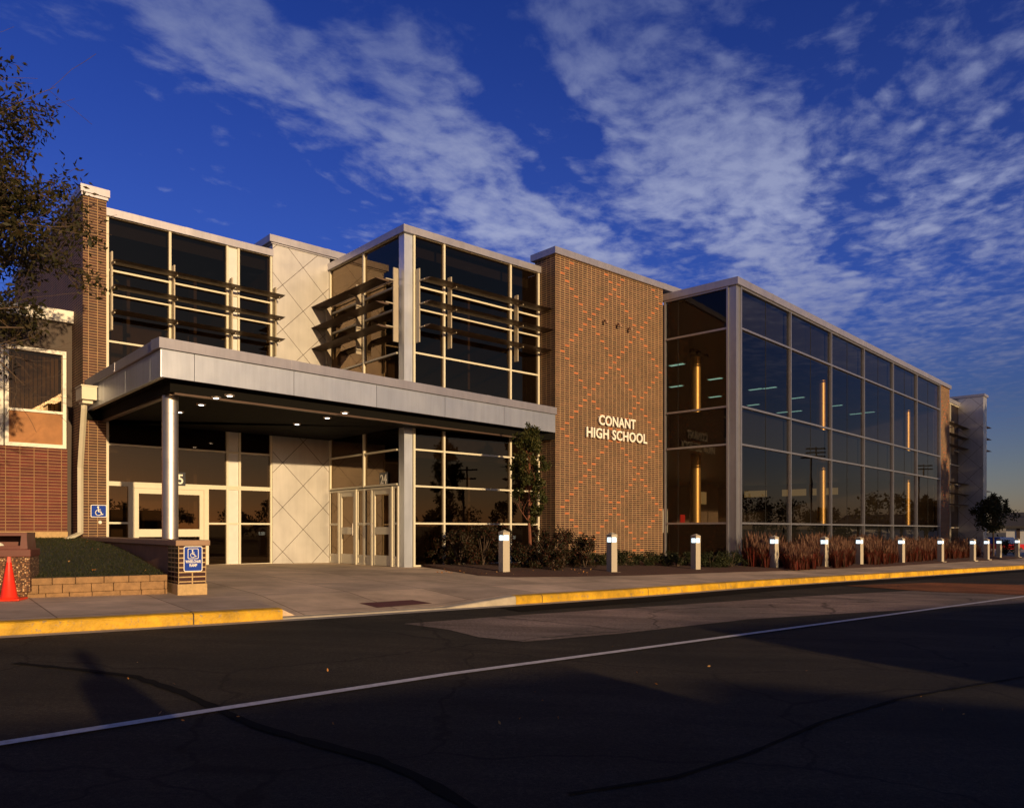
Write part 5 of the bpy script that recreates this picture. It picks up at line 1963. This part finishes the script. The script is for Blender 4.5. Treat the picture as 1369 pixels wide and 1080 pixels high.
# ------------------------------------------------------------------ right background
bx = Frame((62, 86), (0.83, -0.56))
hs = thing('low_house', (66, 84, -0.7), 'long low building with a dark sloping roof at the right edge', 'building')
q = MB(); q.box(bx, -6, 30, -0.75, 2.0, -8, 0); q.build('wall', M_whitepanel, hs)
q = MB()
for s_ in range(-5, 29, 3):
    q.box(bx, s_, s_ + 0.35, -0.6, 2.0, 0.0, 0.06)
q.build('post', M_bronze, hs)
q = MB()
for a_, b_ in (((-0.6, 1.9), (-4, 4.2)), ((-4, 4.2), (-8.6, 1.9))):
    pass
r0, r1, r2 = (0.8, 1.95), (-4.0, 3.6), (-8.8, 1.95)
for a_, b_ in ((r0, r1), (r1, r2)):
    q.face([bx.P(-7, a_[1], a_[0]), bx.P(31, a_[1], a_[0]), bx.P(31, b_[1], b_[0]), bx.P(-7, b_[1], b_[0])])
    q.face([bx.P(-7, a_[1] - 0.25, a_[0]), bx.P(-7, b_[1] - 0.25, b_[0]), bx.P(31, b_[1] - 0.25, b_[0]), bx.P(31, a_[1] - 0.25, a_[0])])
q.face([bx.P(-7, r0[1] - 0.25, r0[0]), bx.P(31, r0[1] - 0.25, r0[0]), bx.P(31, r0[1], r0[0]), bx.P(-7, r0[1], r0[0])])
q.build('roof', M_shingle, hs)
for s_ in (-3.6, -0.4, 2.6, 5.6, 8.6):
    q = MB(); q.box(bx, s_, s_ + 1.0, 0.2, 1.5, 0.0, 0.05); w = q.build('window', M_innerlit, hs)

cv = thing('parked_car', (43.0, 68.0, -0.7), 'red and blue parked car behind the far bollards', 'car')
cf = Frame((43.0, 68.0), (1, 0.5))
q = MB()
q.box(cf, -2.1, 2.1, -0.35, 0.25, -0.85, 0.85)
q.build('body', M_red, cv, bevel=0.12)
q = MB(); q.box(cf, -1.3, 1.1, 0.25, 0.85, -0.75, 0.75, taper=0.22); q.build('cabin', M_bluep, cv, bevel=0.06)
for s_ in (-1.3, 1.3):
    for o_ in (-0.8, 0.8):
        q = MB(); q.tube([cf.P(s_, -0.38, o_ - 0.1), cf.P(s_, -0.38, o_ + 0.1)], 0.33, 18); q.build('wheel', M_rubber, cv, smooth=True)

rng = random.Random(31)


def crown_tree(name, x, y, h, r, label, group, n=420, ls=0.5, z0=-0.75):
    t = thing(name, (x, y, z0), label, 'tree', group)
    q = MB(); q.tube([(x, y, z0), (x, y, z0 + h * 0.35), (x + 0.1, y, z0 + h * 0.7)], [0.22, 0.16, 0.06], 8); q.build('trunk', M_bark, t)
    q = MB()
    for k in range(16):
        a_ = rng.random() * 6.28
        f = rng.random()
        rr = r * math.sqrt(rng.random()) * math.sqrt(max(0.1, 1 - (2 * f - 0.8) ** 2 * 0.7))
        s_ = r * rng.uniform(0.22, 0.42)
        clump(q, (x + math.cos(a_) * rr, y + math.sin(a_) * rr, z0 + h * (0.20 + 0.70 * f)), (s_, s_, s_ * 0.8), n // 16, ls, rng, 0, 0.6)
    q.build('crown', M_leafE, t)


for x_, y_, h_, r_, lab in ((44.5, 27.5, 14.0, 5.2, 'tall unseen tree added right of the glass wing to shade its far end'), (50.5, 24.0, 13.0, 4.8, 'broad unseen tree added further right to shade the far panel wall'),
                             (41.3, 21.0, 13.5, 3.3, 'narrow unseen tree added to shade the far brick pier')):
    crown_tree('added_shade_tree', x_, y_, h_, r_, lab, None, 3400, 0.6)  # trees added out of view so their shade falls on the far wing
# the wooded skyline to the right, and the one across the car park that the glass reflects
for i in range(9):
    crown_tree('background_tree', 72 + i * 6.5 + rng.uniform(-1.5, 1.5), 112 + rng.uniform(-5, 8) - i * 2, rng.uniform(5.0, 6.2), rng.uniform(3.2, 4.2),
               'dark tree of the far wood behind the low house at the right edge', 'trees behind the low house')
for i in range(36):
    an = math.radians(-78 + 116 * i / 35 + rng.uniform(-1.2, 1.2))
    R_ = rng.uniform(88, 108)
    crown_tree('park_tree', 5 + R_ * math.cos(an), 25 + R_ * math.sin(an), rng.uniform(4.6, 8.0), rng.uniform(3.0, 4.8), 'tree across the car park, mirrored dark in the glass', 'trees across the car park', 1300, 0.5)


def tall_pole(name, label, cat, x, y, h, arms):
    t = thing(name, (x, y, -0.75), label, cat)
    q = MB(); q.tube([(x, y, -0.75), (x, y, h)], [0.16, 0.11], 10); q.build('pole', M_bark, t, smooth=True)
    fr = Frame((x, y), (-0.3, 1))
    for dz_, w_ in arms:
        q = MB(); q.box(fr, -w_, w_, h - dz_, h - dz_ + 0.18, -0.08, 0.08); q.build('cross_arm', M_bark, t)


tall_pole('utility_pole', 'wooden utility pole with cross arms, mirrored in the entrance windows', 'utility pole', 66, 10, 8.5, ((0.5, 1.3), (1.5, 1.1)))
tall_pole('light_tower', 'tall field light tower mirrored in the long glass front, left one', 'light pole', 80, 62, 12.0, ((0.3, 1.2), (0.8, 1.2), (1.3, 1.2)))
tall_pole('light_tower', 'tall field light tower mirrored in the long glass front, right one', 'light pole', 92, 84, 11.0, ((0.3, 1.2), (0.8, 1.2)))


# ------------------------------------------------------------------ behind the camera: parked vehicles and the photographer, whose shadows reach the road
def vehicle(name, label, cat, x, y, e, L, Wd, H, mat, z0):
    fr = Frame((x, y), e)
    t = thing(name, (x, y, z0), label, cat)
    q = MB(); q.box(fr, 0, L, z0 + 0.45, z0 + H, -Wd / 2, Wd / 2, taper=0.08); q.build('body', mat, t, bevel=0.08)
    for sgn in (-1, 1):
        for k in range(int(L / 1.1) - 1):
            q = MB(); q.box(fr, 0.6 + k * 1.1, 1.5 + k * 1.1, z0 + H * 0.58, z0 + H * 0.82, sgn * (Wd / 2 - 0.02) - 0.02, sgn * (Wd / 2 - 0.02) + 0.02); q.build('window', M_gasket, t)
        for s_ in (0.18 * L, 0.80 * L):
            q = MB(); q.tube([fr.P(s_, z0 + 0.45, sgn * Wd / 2 * 0.98 - 0.12), fr.P(s_, z0 + 0.45, sgn * Wd / 2 * 0.98 + 0.12)], 0.45, 20); q.build('wheel', M_rubber, t, smooth=True)
    return t


vehicle('parked_bus', 'parked yellow bus across the car park', 'bus', 13.6, -4.5, (0.885, 0.466), 11.0, 2.4, 2.95, M_busy, road_z(15, -3))
vehicle('parked_van', 'parked dark blue van across the car park, nearest the yellow bus', 'van', 3.2, -6.3, (0.885, 0.466), 6.2, 1.95, 2.05, M_bluep, road_z(5, -5))
vehicle('parked_van', 'parked dark red van across the car park, behind the blue van', 'van', -2.6, -9.4, (0.885, 0.466), 6.3, 1.95, 2.05, M_red, road_z(0, -7))

vehicle('parked_van', 'short pale parked van between the blue van and the yellow bus', 'van', 8.95, -3.65, (0.93, -0.37), 3.6, 1.7, 2.05, M_whitepanel, road_z(10, -4))
px0, py0 = 1.35, -0.15
pz = road_z(px0, py0)
me = bpy.data.meshes.new('person')
J = {'pelvis': (0, 0, 0.95, 0.145), 'waist': (0, 0, 1.10, 0.135), 'chest': (0, 0.01, 1.32, 0.155), 'neck': (0, 0.01, 1.50, 0.058), 'chin': (0, 0.03, 1.58, 0.075), 'head': (0, 0.02, 1.68, 0.10), 'crown': (0, 0.01, 1.77, 0.065)}
for sd, sx in (('l', -1), ('r', 1)):
    J.update({sd + 'sh': (0.18 * sx, 0, 1.43, 0.065), sd + 'el': (0.25 * sx, 0.05, 1.15, 0.046), sd + 'wr': (0.22 * sx, 0.22, 1.02, 0.032),
              sd + 'hip': (0.09 * sx, 0, 0.90, 0.095), sd + 'kn': (0.11 * sx, 0.02, 0.50, 0.062), sd + 'an': (0.12 * sx, 0, 0.09, 0.045), sd + 'toe': (0.14 * sx, 0.17, 0.045, 0.038)})
    for k in range(4):
        J[sd + 'f%d' % k] = ((0.20 + 0.018 * k) * sx, 0.31 + 0.008 * (k % 3), 0.985 - 0.004 * k, 0.009)
    J[sd + 'th'] = (0.17 * sx, 0.27, 1.03, 0.010)
keys = list(J)
E = [('pelvis', 'waist'), ('waist', 'chest'), ('chest', 'neck'), ('neck', 'chin'), ('chin', 'head'), ('head', 'crown')]
for sd in 'lr':
    E += [('chest', sd + 'sh'), (sd + 'sh', sd + 'el'), (sd + 'el', sd + 'wr'), ('pelvis', sd + 'hip'), (sd + 'hip', sd + 'kn'), (sd + 'kn', sd + 'an'), (sd + 'an', sd + 'toe'), (sd + 'wr', sd + 'th')]
    E += [(sd + 'wr', sd + 'f%d' % k) for k in range(4)]
me.from_pydata([J[k][:3] for k in keys], [(keys.index(a_), keys.index(b_)) for a_, b_ in E], [])
person = link(bpy.data.objects.new('person', me))
person.location = (px0, py0, pz)
sk = person.modifiers.new('skin', 'SKIN')
for i, k in enumerate(keys):
    me.skin_vertices[0].data[i].radius = (J[k][3], J[k][3])
me.skin_vertices[0].data[0].use_root = True
sb = person.modifiers.new('sub', 'SUBSURF'); sb.levels = 2; sb.render_levels = 2
me.materials.append(M_cloth)
tag(person, 'person in dark clothes standing beside the camera, seen only by the shadow', 'person')
